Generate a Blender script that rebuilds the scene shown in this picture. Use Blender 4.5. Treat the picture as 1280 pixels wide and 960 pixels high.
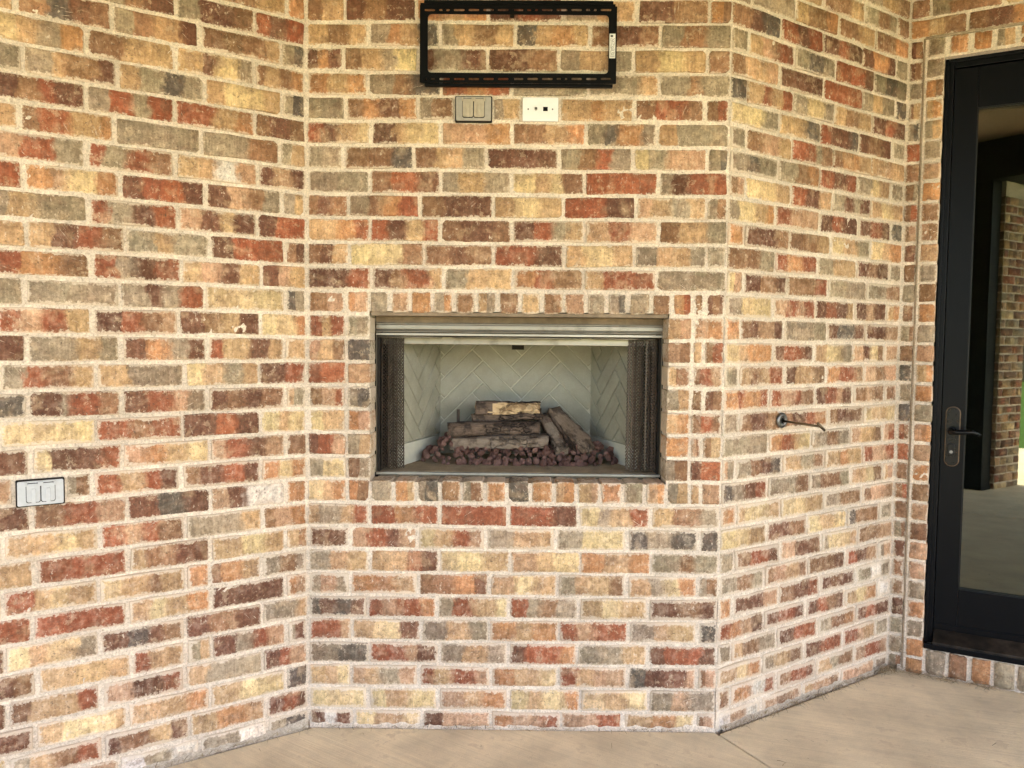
import bpy, bmesh, math, random
import numpy as np
from mathutils import Vector, Matrix

for o in list(bpy.data.objects):
    bpy.data.objects.remove(o)
S = bpy.context.scene
COL = S.collection
R = math.radians
rng = random.Random(7)

# ------------------------------------------------------------------ camera
CAM = np.array([0.60014, -2.26092, 1.1285])
YAW, PITCH, ROLL, FPX = -0.00647, -0.05398, 0.0096, 991.717
fw = np.array([math.sin(YAW)*math.cos(PITCH), math.cos(YAW)*math.cos(PITCH), math.sin(PITCH)])
rt0 = np.array([math.cos(YAW), -math.sin(YAW), 0.0])
up0 = np.cross(rt0, fw)
rt = rt0*math.cos(ROLL)+up0*math.sin(ROLL)
up = -rt0*math.sin(ROLL)+up0*math.cos(ROLL)
cd = bpy.data.cameras.new('camera'); cam = bpy.data.objects.new('camera', cd); COL.objects.link(cam)
cd.sensor_fit = 'HORIZONTAL'; cd.sensor_width = 36; cd.lens = 36*FPX/1280
cd.clip_start = 0.02; cd.clip_end = 3000
M = Matrix(((rt[0], up[0], -fw[0], CAM[0]), (rt[1], up[1], -fw[1], CAM[1]), (rt[2], up[2], -fw[2], CAM[2]), (0, 0, 0, 1)))
cam.matrix_world = M
S.camera = cam

# ------------------------------------------------------------------ sky, sun, exposure
sun_dir = Vector((0.62, -0.30, 0.0)).normalized()
SUN_EL = R(54)
wd = bpy.data.worlds.new('World'); S.world = wd; wd.use_nodes = True
wn = wd.node_tree.nodes; wl = wd.node_tree.links
sky = wn.new('ShaderNodeTexSky'); sky.sky_type = 'NISHITA'; sky.sun_disc = False
sky.sun_elevation = SUN_EL; sky.sun_rotation = math.atan2(sun_dir.x, sun_dir.y)
sky.dust_density = 2.0; sky.ozone_density = 1.0
wl.new(sky.outputs[0], wn['Background'].inputs[0]); wn['Background'].inputs[1].default_value = 0.15
sl = bpy.data.lights.new('sun', 'SUN'); sl.energy = 4.6; sl.angle = R(0.5); sl.color = (1, 0.95, 0.87)
sun = bpy.data.objects.new('sun', sl); COL.objects.link(sun)
to_sun = Vector((sun_dir.x*math.cos(SUN_EL), sun_dir.y*math.cos(SUN_EL), math.sin(SUN_EL)))
sun.rotation_euler = to_sun.to_track_quat('Z', 'Y').to_euler(); sun.location = (6, -6, 9)
V = S.view_settings
S.display_settings.display_device = 'sRGB'
V.view_transform = 'Standard'; V.look = 'None'; V.gamma = 1; V.use_curve_mapping = False
V.exposure = 3.13
V.use_white_balance = True; V.white_balance_temperature = 6950; V.white_balance_tint = 16
S.cycles.max_bounces = 7; S.cycles.diffuse_bounces = 4; S.cycles.glossy_bounces = 4; S.cycles.transmission_bounces = 4; S.cycles.transparent_max_bounces = 6; S.cycles.volume_bounces = 0

# ------------------------------------------------------------------ helpers
def P(px, py, d=0.0):
    """pixel of the 1280x960 photograph -> point on the vertical plane y = d (fireplace wall is y = 0)"""
    r = fw + rt*(px-640)/FPX - up*(py-480)/FPX
    s = (d-CAM[1])/r[1]
    return CAM + s*r

def tag(o, label=None, cat=None, group=None, kind=None):
    if label: o['label'] = label
    if cat: o['category'] = cat
    if group: o['group'] = group
    if kind: o['kind'] = kind
    return o

def link(name, mesh, mat=None, parent=None, loc=(0, 0, 0), rot=(0, 0, 0)):
    o = bpy.data.objects.new(name, mesh); COL.objects.link(o)
    if parent: o.parent = parent
    o.location = loc; o.rotation_euler = rot
    if mat and mesh and not mesh.materials: mesh.materials.append(mat)
    return o

def empty(name, loc=(0, 0, 0), rz=0, parent=None):
    o = bpy.data.objects.new(name, None); COL.objects.link(o)
    o.empty_display_size = .1
    o.location = loc; o.rotation_euler = (0, 0, rz)
    if parent: o.parent = parent
    return o

class MB:
    """collects shapes and builds one mesh"""
    def __init__(s): s.v = []; s.f = []; s.m = []
    def add(s, vs, fs, mi=0):
        b = len(s.v); s.v += [tuple(map(float, v)) for v in vs]
        s.f += [tuple(i+b for i in f) for f in fs]; s.m += [mi]*len(fs); return s
    def box(s, a, b, mi=0):
        (x0, y0, z0), (x1, y1, z1) = a, b
        return s.add([(x0,y0,z0),(x1,y0,z0),(x1,y1,z0),(x0,y1,z0),(x0,y0,z1),(x1,y0,z1),(x1,y1,z1),(x0,y1,z1)],
                     [(3,2,1,0),(4,5,6,7),(0,1,5,4),(1,2,6,5),(2,3,7,6),(3,0,4,7)], mi)
    def tube(s, pts, r, n=8, mi=0, cap=True):
        pts = [Vector(p) for p in pts]; rs = r if isinstance(r, (list, tuple)) else [r]*len(pts)
        vs = []; prev = None
        for i, p in enumerate(pts):
            t = (pts[min(i+1, len(pts)-1)]-pts[max(i-1, 0)]).normalized()
            a = prev if prev else (Vector((0, 0, 1)) if abs(t.z) < .9 else Vector((1, 0, 0)))
            u = (a-t*a.dot(t)).normalized(); w = t.cross(u); prev = u
            for k in range(n):
                an = 2*math.pi*k/n; vs.append(p+(u*math.cos(an)+w*math.sin(an))*rs[i])
        fs = []
        for i in range(len(pts)-1):
            for k in range(n):
                a = i*n+k; b = i*n+(k+1) % n; fs.append((a, b, b+n, a+n))
        if cap: fs.append(tuple(range(n))[::-1]); fs.append(tuple(range((len(pts)-1)*n, len(pts)*n)))
        return s.add(vs, fs, mi)
    def prism(s, poly, y0, y1, mi=0):
        """poly in (x, z), extruded along y"""
        n = len(poly)
        vs = [(x, y0, z) for x, z in poly]+[(x, y1, z) for x, z in poly]
        fs = [tuple(range(n)), tuple(range(2*n-1, n-1, -1))]+[(i, n+i, n+(i+1) % n, (i+1) % n) for i in range(n)]
        return s.add(vs, fs, mi)
    def mesh(s, name, smooth=False, mats=()):
        m = bpy.data.meshes.new(name); m.from_pydata(s.v, [], s.f)
        for q in mats: m.materials.append(q)
        if any(s.m): m.polygons.foreach_set('material_index', s.m)
        bm = bmesh.new(); bm.from_mesh(m); bmesh.ops.recalc_face_normals(bm, faces=bm.faces); bm.to_mesh(m); bm.free()
        if smooth: m.polygons.foreach_set('use_smooth', [True]*len(m.polygons))
        return m

def bevelled(mesh, w=.001, seg=2, ang=30):
    bm = bmesh.new(); bm.from_mesh(mesh)
    es = [e for e in bm.edges if len(e.link_faces) == 2 and e.calc_face_angle(0) > R(ang)]
    bmesh.ops.bevel(bm, geom=es, offset=w, segments=seg, affect='EDGES', profile=.6, clamp_overlap=True)
    bm.to_mesh(mesh); bm.free(); return mesh

def part(name, mb, mat, parent=None, bev=0, smooth=False, loc=(0, 0, 0), rot=(0, 0, 0)):
    m = mb.mesh(name, smooth, [mat] if not isinstance(mat, (list, tuple)) else mat)
    if bev: bevelled(m, bev)
    return link(name, m, None, parent, loc, rot)

def rrect(x0, z0, x1, z1, r, n=5):
    pts = []
    for cx, cz, a0 in ((x1-r, z0+r, -90), (x1-r, z1-r, 0), (x0+r, z1-r, 90), (x0+r, z0+r, 180)):
        for k in range(n+1):
            a = R(a0+90*k/n); pts.append((cx+r*math.cos(a), cz+r*math.sin(a)))
    return pts

def plate_with_holes(name, outer, holes, thick, mat, parent=None, loc=(0, 0, 0)):
    """flat plate in the x-z plane with real holes (2D curve, filled and extruded)"""
    cu = bpy.data.curves.new(name, 'CURVE'); cu.dimensions = '2D'; cu.fill_mode = 'BOTH'; cu.extrude = thick*50
    for poly in [outer]+holes:
        sp = cu.splines.new('POLY'); sp.points.add(len(poly)-1)
        for q, (x, z) in zip(sp.points, poly): q.co = ((x-outer[0][0])*100, (z-outer[0][1])*100, 0, 1)
        sp.use_cyclic_u = True
    t = bpy.data.objects.new('tmp', cu); COL.objects.link(t)
    dg = bpy.context.evaluated_depsgraph_get(); dg.update()
    me = bpy.data.meshes.new_from_object(t.evaluated_get(dg))
    bpy.data.objects.remove(t); bpy.data.curves.remove(cu)
    me.transform(Matrix.Translation((outer[0][0], 0, outer[0][1])) @ Matrix.Rotation(R(90), 4, 'X') @ Matrix.Scale(.01, 4)); me.name = name
    me.materials.clear()
    return link(name, me, mat, parent, loc)

# value noise in numpy -------------------------------------------------
def _h(ix, iy, iz, seed):
    n = (ix*374761393+iy*668265263+iz*2147483647+seed*974634777) & 0xffffffff
    n = ((n ^ (n >> 13))*1274126177) & 0xffffffff
    return ((n ^ (n >> 16)) & 0xffff)/65535.0
def vnoise(x, y, z=0.0, seed=0):
    x, y, z = np.broadcast_arrays(np.asarray(x, float), np.asarray(y, float), np.asarray(z, float))
    ix, iy, iz = (np.floor(a).astype(np.int64) for a in (x, y, z))
    fx, fy, fz = x-ix, y-iy, z-iz
    fx, fy, fz = (a*a*(3-2*a) for a in (fx, fy, fz))
    r = 0
    for a in (0, 1):
        for b in (0, 1):
            for c in (0, 1):
                r = r+_h(ix+a, iy+b, iz+c, seed)*(fx if a else 1-fx)*(fy if b else 1-fy)*(fz if c else 1-fz)
    return r

# ------------------------------------------------------------------ node materials
class NB:
    def __init__(s, name):
        s.mat = bpy.data.materials.new(name); s.mat.use_nodes = True
        s.t = s.mat.node_tree; s.t.nodes.clear()
        s.out = s.t.nodes.new('ShaderNodeOutputMaterial')
    def n(s, typ, props=None, **ins):
        nd = s.t.nodes.new('ShaderNode'+typ)
        for k, v in (props or {}).items(): setattr(nd, k, v)
        for k, v in ins.items():
            key = int(k[1:]) if k[0] == 'i' and k[1:].isdigit() else k.replace('_', ' ')
            s.put(nd.inputs[key], v)
        return nd
    def put(s, sock, v):
        if isinstance(v, bpy.types.NodeSocket): s.t.links.new(v, sock)
        else:
            if sock.type == 'RGBA' and len(v) == 3: v = (*v, 1)
            sock.default_value = v
    def m(s, op, a, b=0.0, c=None, clamp=False):
        nd = s.n('Math', {'operation': op, 'use_clamp': clamp}, i0=a, i1=b)
        if c is not None: s.put(nd.inputs[2], c)
        return nd.outputs[0]
    def vm(s, op, a, b=(0, 0, 0)):
        return s.n('VectorMath', {'operation': op}, i0=a, i1=b).outputs[0]
    def noise(s, vec, scale, detail=2, rough=.5, dist=0.0):
        return s.n('TexNoise', None, Vector=vec, Scale=scale, Detail=detail, Roughness=rough, Distortion=dist).outputs[0]
    def mix(s, fac, a, b, mode='MIX'):
        nd = s.t.nodes.new('ShaderNodeMix'); nd.data_type = 'RGBA'; nd.blend_type = mode
        s.put(nd.inputs[0], fac); s.put(nd.inputs[6], a); s.put(nd.inputs[7], b); return nd.outputs[2]
    def step(s, x, lo, hi, a=0.0, b=1.0):
        return s.n('MapRange', {'interpolation_type': 'SMOOTHSTEP'}, Value=x, From_Min=lo, From_Max=hi, To_Min=a, To_Max=b).outputs[0]
    def lin(s, x, lo, hi, a=0.0, b=1.0):
        return s.n('MapRange', None, Value=x, From_Min=lo, From_Max=hi, To_Min=a, To_Max=b).outputs[0]
    def val(s, f):
        return s.n('CombineColor', None, i0=f, i1=f, i2=f).outputs[0]
    def bump(s, h, strength=.5, dist=.002, normal=None):
        nd = s.n('Bump', None, Strength=strength, Distance=dist, Height=h)
        if normal: s.put(nd.inputs['Normal'], normal)
        return nd.outputs[0]
    def finish(s, col, rough=.8, metal=0.0, normal=None, spec=.5, alpha=None, **kw):
        b = s.n('BsdfPrincipled', None, Base_Color=col, Roughness=rough, Metallic=metal)
        s.put(b.inputs['Specular IOR Level'], spec)
        if normal is not None: s.put(b.inputs['Normal'], normal)
        if alpha is not None: s.put(b.inputs['Alpha'], alpha)
        for k, v in kw.items(): s.put(b.inputs[k.replace('_', ' ')], v)
        s.t.links.new(b.outputs[0], s.out.inputs[0]); return s.mat
    @property
    def obj(s): return s.n('TexCoord').outputs['Object']
    @property
    def gen(s): return s.n('TexCoord').outputs['Generated']
    @property
    def pos(s): return s.n('NewGeometry').outputs['Position']
    def attr(s, name, typ='OBJECT'):
        return s.n('Attribute', {'attribute_type': typ, 'attribute_name': name})

MORTAR = (0.685, 0.575, 0.455)

def brick_material(name, per_object=True):
    b = NB(name)
    edge = None; smear = .3
    if per_object:
        rnd = b.n('ObjectInfo').outputs['Random']
        off = b.n('CombineXYZ', None, X=b.m('MULTIPLY', rnd, 41.0), Y=b.m('MULTIPLY', rnd, 17.3), Z=b.m('MULTIPLY', rnd, 29.7)).outputs[0]
        p = b.vm('ADD', b.obj, off)
        sep = b.n('SeparateXYZ', None, Vector=b.gen)
        u, v = sep.outputs[0], sep.outputs[2]
        us = b.m('ADD', u, b.m('MULTIPLY', b.m('SUBTRACT', b.noise(b.vm('MULTIPLY', p, (1, 1, .55)), 26, 3, .65), .5), .36))
        bs = b.n('SeparateXYZ', None, Vector=b.attr('bounds').outputs['Vector'])
        col = b.attr('c0').outputs['Color']
        for i in range(3):
            e = bs.outputs[i]
            w = (.03, .075, .042)[i]
            fac = b.step(us, b.m('SUBTRACT', e, w), b.m('ADD', e, w))
            col = b.mix(fac, col, b.attr('c%d' % (i+1)).outputs['Color'])
        dim = b.n('SeparateXYZ', None, Vector=b.attr('dim').outputs['Vector'])
        du = b.m('MULTIPLY', b.m('SUBTRACT', .5, b.m('ABSOLUTE', b.m('SUBTRACT', u, .5))), dim.outputs[0])
        dv = b.m('MULTIPLY', b.m('SUBTRACT', .5, b.m('ABSOLUTE', b.m('SUBTRACT', v, .5))), dim.outputs[1])
        edge = b.m('MINIMUM', du, dv)
        smear = dim.outputs[2]
    else:
        p = b.pos
        col = b.attr('Col', 'GEOMETRY').outputs['Color']
    # patchy kiln flashing and mottling
    big = b.noise(p, 15, 3, .62, .3)
    mid = b.noise(p, 52, 4, .65)
    fine = b.noise(p, 165, 3, .75)
    st = b.noise(b.vm('MULTIPLY', p, (170, 60, 16)), 1.0, 2, .6)
    val = b.m('MULTIPLY', b.lin(mid, .3, .7, .74, 1.24), b.lin(fine, .30, .70, .74, 1.24))
    val = b.m('MULTIPLY', val, b.lin(st, .3, .7, .84, 1.14))
    col = b.mix(1.0, col, b.val(val), 'MULTIPLY')
    # drift towards umber in some patches, towards buff in others
    col = b.mix(b.step(big, .53, .66, 0, .42), col, b.mix(1.0, (.215, .125, .075), b.val(val), 'MULTIPLY'))
    col = b.mix(b.step(big, .45, .33, 0, .36), col, b.mix(1.0, (.50, .345, .205), b.val(val), 'MULTIPLY'))
    blot = b.noise(b.vm('ADD', p, (6.1, 3.3, 2.9)), 30, 4, .75)
    col = b.mix(b.step(blot, .555, .59, 0, .28), col, b.mix(1.0, (.15, .08, .05), b.val(val), 'MULTIPLY'))
    col = b.mix(b.step(blot, .405, .38, 0, .34), col, b.mix(1.0, (.54, .40, .26), b.val(val), 'MULTIPLY'))
    pit = b.step(b.noise(b.vm('ADD', p, (1.3, 2.2, 7.7)), 170, 1, .5), .66, .74)
    col = b.mix(b.m('MULTIPLY', pit, .6), col, (.07, .05, .037))
    if edge is not None:
        # old mortar smeared over the arrises and dragged across the face
        n1 = b.noise(p, 120, 4, .75)
        thr = b.m('ADD', b.m('MULTIPLY', b.m('SUBTRACT', n1, .485), .028), b.m('MULTIPLY', b.m('SUBTRACT', big, .52), .018))
        thr = b.m('ADD', thr, b.m('MULTIPLY', smear, .0085))
        rim = b.step(b.m('SUBTRACT', thr, edge), -.002, .003)
        sc = b.step(b.noise(b.vm('MULTIPLY', p, (110, 50, 60)), 1.0, 3, .68), .62, .70)
        sc = b.m('MULTIPLY', sc, b.step(b.m('ADD', mid, b.m('MULTIPLY', smear, .2)), .42, .70))
        rp = b.n('VectorRotate', {'rotation_type': 'Y_AXIS'}, Vector=p, Angle=b.m('MULTIPLY', rnd, 9.0)).outputs[0]
        ln = b.noise(b.vm('MULTIPLY', rp, (26, 30, 330)), 1.0, 2, .6)
        ln = b.m('MULTIPLY', b.step(ln, .655, .70), b.step(blot, .46, .60))
        sc = b.m('MAXIMUM', sc, b.m('MULTIPLY', ln, .85))
        pale = b.m('MAXIMUM', b.m('MULTIPLY', rim, .74), b.m('MULTIPLY', sc, .70), clamp=True)
        pale = b.m('MAXIMUM', pale, b.m('MULTIPLY', b.step(mid, .42, .75), b.m('MULTIPLY', smear, .26)))
        col = b.mix(pale, col, b.mix(fine, (.54, .43, .31), (.80, .68, .54)))
    h = b.m('ADD', b.m('MULTIPLY', mid, .7), b.m('MULTIPLY', fine, .45))
    return b.finish(col, .88, 0, b.bump(h, .75, .0035), .25)

def mortar_material(name, tint=MORTAR):
    b = NB(name); p = b.pos
    g = b.noise(p, 190, 4, .8); m_ = b.noise(p, 60, 4, .7); l = b.noise(p, 5, 3, .6)
    v = b.m('MULTIPLY', b.lin(g, .32, .68, .62, 1.28), b.lin(m_, .3, .7, .82, 1.12))
    v = b.m('MULTIPLY', v, b.lin(l, .3, .7, .84, 1.10))
    col = b.mix(1, tint, b.val(v), 'MULTIPLY')
    dark = b.step(b.noise(p, 110, 2), .66, .72, 0, .55)
    col = b.mix(dark, col, (.24, .18, .13))
    stain = b.step(b.noise(b.vm('ADD', p, (7, 3, 1)), 9, 4, .65), .60, .78, 0, .35)
    col = b.mix(stain, col, (.36, .27, .18))
    h = b.m('ADD', b.m('MULTIPLY', g, .8), m_)
    return b.finish(col, .95, 0, b.bump(h, .8, .003), .2)

M_BRICK = brick_material('flashed_brick')
M_BRICKFAR = brick_material('flashed_brick_far', False)
M_MORTAR = mortar_material('sandy_mortar')
M_SKIRT = mortar_material('grey_mortar', (.50, .425, .33))

def concrete(name, ang, tint=(.74, .63, .44)):
    b = NB(name); p = b.pos
    c, s_ = math.cos(ang), math.sin(ang)
    sp = b.n('SeparateXYZ', None, Vector=p)
    along = b.m('ADD', b.m('MULTIPLY', sp.outputs[0], c), b.m('MULTIPLY', sp.outputs[1], s_))
    across = b.m('SUBTRACT', b.m('MULTIPLY', sp.outputs[1], c), b.m('MULTIPLY', sp.outputs[0], s_))
    vec = b.n('CombineXYZ', None, X=b.m('MULTIPLY', along, 4.0), Y=b.m('MULTIPLY', across, 210.0), Z=0.0).outputs[0]
    vec2 = b.n('CombineXYZ', None, X=b.m('MULTIPLY', along, 2.2), Y=b.m('MULTIPLY', across, 60.0), Z=3.0).outputs[0]
    broom = b.noise(vec, 1, 3, .6); broom2 = b.noise(vec2, 1, 3, .6)
    blot = b.noise(p, 5.5, 5, .62); sand = b.noise(p, 330, 2)
    v = b.m('MULTIPLY', b.lin(broom, .3, .7, .95, 1.05), b.lin(blot, .34, .66, .80, 1.14))
    v = b.m('MULTIPLY', v, b.lin(broom2, .3, .7, .94, 1.05))
    v = b.m('MULTIPLY', v, b.lin(sand, .3, .7, .92, 1.08))
    col = b.mix(1, tint, b.val(v), 'MULTIPLY')
    col = b.mix(b.step(b.noise(p, 11, 4, .7), .56, .66, 0, .32), col, (.36, .275, .185))
    col = b.mix(b.step(b.noise(p, 90, 2), .72, .78, 0, .6), col, (.16, .12, .085))
    col = b.mix(b.step(b.noise(b.vm('ADD', p, (5, 5, 5)), 70, 2), .75, .79, 0, .5), col, (.62, .56, .47))
    h = b.m('ADD', b.m('MULTIPLY', broom, 1.0), b.m('ADD', b.m('MULTIPLY', broom2, .5), b.m('MULTIPLY', sand, .3)))
    return b.finish(col, .9, 0, b.bump(h, .7, .002), .2)

def simple(name, col, rough=.5, metal=0.0, nscale=60, var=.12, bumpd=.0004, spec=.5):
    b = NB(name); p = b.obj
    n1 = b.noise(p, nscale, 4, .6); n2 = b.noise(p, nscale*.12, 3)
    v = b.m('MULTIPLY', b.lin(n1, .3, .7, 1-var, 1+var), b.lin(n2, .3, .7, 1-var, 1+var))
    c = b.mix(1, col, b.val(v), 'MULTIPLY')
    r = b.lin(n1, .3, .7, max(rough-.08, .03), min(rough+.1, 1))
    return b.finish(c, r, metal, b.bump(n1, .3, bumpd), spec)

M_SOIL = simple('dark_soil', (.055, .045, .035), .95, 0, 120, .4, .004)
M_BLACKPAINT = simple('black_powder_coat', (.0022, .0022, .0024), .5, 0, 300, .1, .0003, .09)
M_PLASTIC_GREY = simple('grey_plastic', (.30, .275, .235), .5, 0, 90, .08, .0003)
M_FLAP = simple('beige_plastic', (.36, .31, .23), .5, 0, 90, .1, .0003)
M_PLASTIC_PALE = simple('pale_grey_plastic', (.43, .445, .45), .45, 0, 90, .06, .0003)
M_GASKET_SHADE = simple('black_gasket_and_gap_shade', (.018, .016, .014), .8, spec=.15)  # outlet gaskets, and the shade painted in the flap gaps
M_WHITE = simple('white_plastic', (.70, .70, .68), .4, 0, 60, .03, .0002)
M_DARKHOLE = simple('dark_socket', (.003, .003, .003), .6, spec=.1)
M_STEEL = simple('galvanised_steel', (.34, .315, .265), .5, 1.0, 26, .18, .0003)
M_STEELDIRTY = simple('sooted_steel', (.20, .175, .135), .45, 1.0, 22, .3, .0004)
M_SOOT_SHADE = simple('soot_black_steel_and_shade', (.022, .019, .016), .7, 0, 40, .2, spec=.15)  # sooted steel, and the shade painted behind the curtain track
M_LINTEL = simple('rusted_lintel', (.20, .15, .10), .8, 0, 40, .25, .0005, .2)
M_BRASS = simple('aged_brass_key', (.15, .112, .072), .42, 1.0, 60, .25)
M_ESC = simple('dark_escutcheon', (.16, .155, .15), .4, .9, 60, .25)
M_DOOR = simple('black_door_paint', (.0020, .0024, .0034), .36, 0, 200, .08, .0002, .12)
M_BRONZE = simple('oil_rubbed_bronze', (.05, .036, .026), .35, .9, 60, .3)
M_BRONZE_EDGE = simple('worn_bronze_edge', (.10, .068, .045), .45, .9, 60, .3)
M_HANDLE = simple('black_handle', (.003, .003, .0035), .3, 0, 60, .2, .0002, .22)
M_SILL = simple('weathered_dark_sill', (.020, .015, .011), .6, 0, 40, .6, .001, .15)

# ------------------------------------------------------------------ wall frames
W_C, A_L, A_R, L_R, A_D = 1.19027, 0.59826, 0.58628, 0.86596, 0.50377
H0, CO, TOPK = 0.0502, 0.06773, -10
def zk(k): return H0+(29-k)*CO
cornD = (W_C+L_R*math.cos(A_R), L_R*math.sin(A_R))
FR = {'L': ((0.0, 0.0), A_L), 'C': ((0.0, 0.0), 0.0), 'R': ((W_C, 0.0), A_R), 'D': (cornD, -A_D)}
CEIL = zk(TOPK)+.004

def t_of(wall, px, z, off=0.0):
    """where the photo column px meets the wall's face at height z, measured along the wall"""
    (ox, oy), a = FR[wall]; e = np.array([math.cos(a), math.sin(a), 0]); n = np.array([math.sin(a), -math.cos(a), 0])
    A = np.array([ox, oy, z])+n*off-CAM; x = (px-640)/FPX
    return float((x*(A@fw)-A@rt)/(e@rt-x*(e@fw)))
def D_at(px, py, off=0.0):
    """photo pixel on the door wall plane (off metres proud of it) -> (t, z)"""
    (ox, oy), a = FR['D']; e = np.array([math.cos(a), math.sin(a)]); n = np.array([math.sin(a), -math.cos(a)])
    r = fw+rt*(px-640)/FPX-up*(py-480)/FPX; o = np.array([ox, oy])+n*off
    s = ((o-CAM[:2])@n)/(r[:2]@n); X = CAM+s*r
    return float((X[:2]-o)@e), float(X[2])

PAL = {'r': (.285, .088, .042), 'd': (.150, .064, .037), 'b': (.250, .128, .067), 'o': (.45, .212, .095),
       't': (.455, .280, .145), 'y': (.60, .432, .225), 'g': (.292, .220, .145), 'k': (.110, .086, .066),
       'p': (.45, .258, .152), 'w': (.68, .60, .51)}
MIXES = ['rb', 'drd', 'b', 'tbt', 'yty', 'gg', 'gbg', 'rtr', 'ptb', 'dbd', 'oto', 'gt', 'brb', 'rr', 'bdt', 'gyt', 'ttr', 'dd', 'pbr', 'yt']
_bm = {}
def brick_mesh(L, H, D, var):
    key = (round(L/.004), round(H/.003), round(D/.01), var)
    if key in _bm: return _bm[key]
    r = random.Random(hash(key) & 0xffff)
    L, H = key[0]*.004, key[1]*.003
    a, h = L/2, H/2
    c = [min(r.uniform(.007, .011) if r.random() < .10 else r.uniform(.001, .005), a*.4, h*.7) for _ in range(4)]
    j = lambda s=.0017: r.uniform(-s, s)
    out = [(-a+c[0], -h+j()), (-a/3+j(.01), -h+j()), (a/3+j(.01), -h+j()), (a-c[1], -h+j()), (a+j(), -h+c[1]), (a+j(), h-c[2]),
           (a-c[2], h+j()), (a/3+j(.01), h+j()), (-a/3+j(.01), h+j()), (-a+c[3], h+j()), (-a+j(), h-c[3]), (-a+j(), -h+c[0])]
    if L < .05: out = [q for i, q in enumerate(out) if i not in (1, 7)]
    n = len(out); vs = []
    for ins, y in ((0, D), (.0003, .0042), (.0026, .0004)):
        for x, z in out:
            i2 = ins*(1+(j(.5) if ins > .002 else 0))
            vs.append((x*(1-i2/a), y+(j(.0006) if ins else 0), z*(1-i2/h)))
    fs = [(k+n*q, (k+1) % n+n*q, (k+1) % n+n*(q+1), k+n*(q+1)) for q in (0, 1) for k in range(n)]
    fs.append(tuple(range(2*n, 3*n)))
    m = bpy.data.meshes.new('brick'); m.from_pydata(vs, [], fs)
    m.polygons.foreach_set('use_smooth', [False]*n+[True]*n+[True]); m.materials.append(M_BRICK)
    _bm[key] = m
    return m

def paint(o, tok, L, H, smear, r):
    cols = [PAL[c] for c in tok]
    n = len(cols); k = 1+r.uniform(-.12, .12)
    def jit(c):
        v = k*(1+r.uniform(-.14, .14)); return tuple(x*v*(1+r.uniform(-.03, .03)) for x in c)
    while True:
        bd = [(i+1)/n+r.uniform(-.28, .28)/n for i in range(n-1)]
        if bd == sorted(bd): break
    cols = [jit(c) for c in cols]
    while len(cols) < 4: cols.append(cols[-1]); bd.append(2.0)
    for i in range(4): o['c%d' % i] = cols[i]
    o['bounds'] = tuple(bd[:3]); o['dim'] = (L, H, smear)

def brick(parent, t0, t1, z0, z1, tok, r, smear=.4, D=.014, proud=0.0, jt=.0102, ends=(1, 1), rot=True, mirror=None):
    ja, jb = jt*r.uniform(.34, .56)*ends[0], jt*r.uniform(.34, .56)*ends[1]
    za, zb = jt*r.uniform(.36, .52), jt*r.uniform(.36, .52)
    a, b_, c, d_ = t0+ja, t1-jb, z0+za, z1-zb
    L, H = b_-a, d_-c
    if L < .008: return None
    m = brick_mesh(L, H, D, r.randrange(5))
    o = bpy.data.objects.new('brick', m); COL.objects.link(o); o.parent = parent
    o.location = ((a+b_)/2, -proud+r.uniform(-.0016, .0012), (c+d_)/2)
    if rot: o.rotation_euler = (r.uniform(-.006, .006), r.uniform(-.006, .006), r.uniform(-.006, .006))
    paint(o, tok, L, H, max(0, smear+r.uniform(-.3, .3)), r)
    return o

def mortar_sheet(name, parent, rects, step=.007, base=.0050, extra=None, mat=None, seed=1, amp=1.25):
    """sandy joint surface just behind the brick faces: a displaced grid over each (t0,t1,z0,z1) rectangle"""
    vs = []; fs = []
    for (t0, t1, z0, z1) in rects:
        nx = max(1, int(round((t1-t0)/step))); nz = max(1, int(round((z1-z0)/step)))
        X, Z = np.meshgrid(np.linspace(t0, t1, nx+1), np.linspace(z0, z1, nz+1))
        Y = base+amp*(.0030*(vnoise(X*45, Z*45, 0, seed)-.5)+.0026*(vnoise(X*130, Z*130, 0, seed+1)-.5)+.0046*(vnoise(X*9, Z*9, 0, seed+2)-.5))
        b0 = len(vs)
        vs += list(map(tuple, np.stack([X.ravel(), Y.ravel(), Z.ravel()], 1)))
        for j in range(nz):
            q = b0+j*(nx+1)
            fs += [(q+i, q+i+1, q+i+nx+2, q+i+nx+1) for i in range(nx)]
    if extra:
        for q in extra:
            b0 = len(vs); vs += q; fs.append(tuple(range(b0, b0+len(q))))
    m = bpy.data.meshes.new(name); m.from_pydata(vs, [], fs)
    m.polygons.foreach_set('use_smooth', [True]*len(m.polygons))
    return link(name, m, mat or M_MORTAR, parent)

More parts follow.
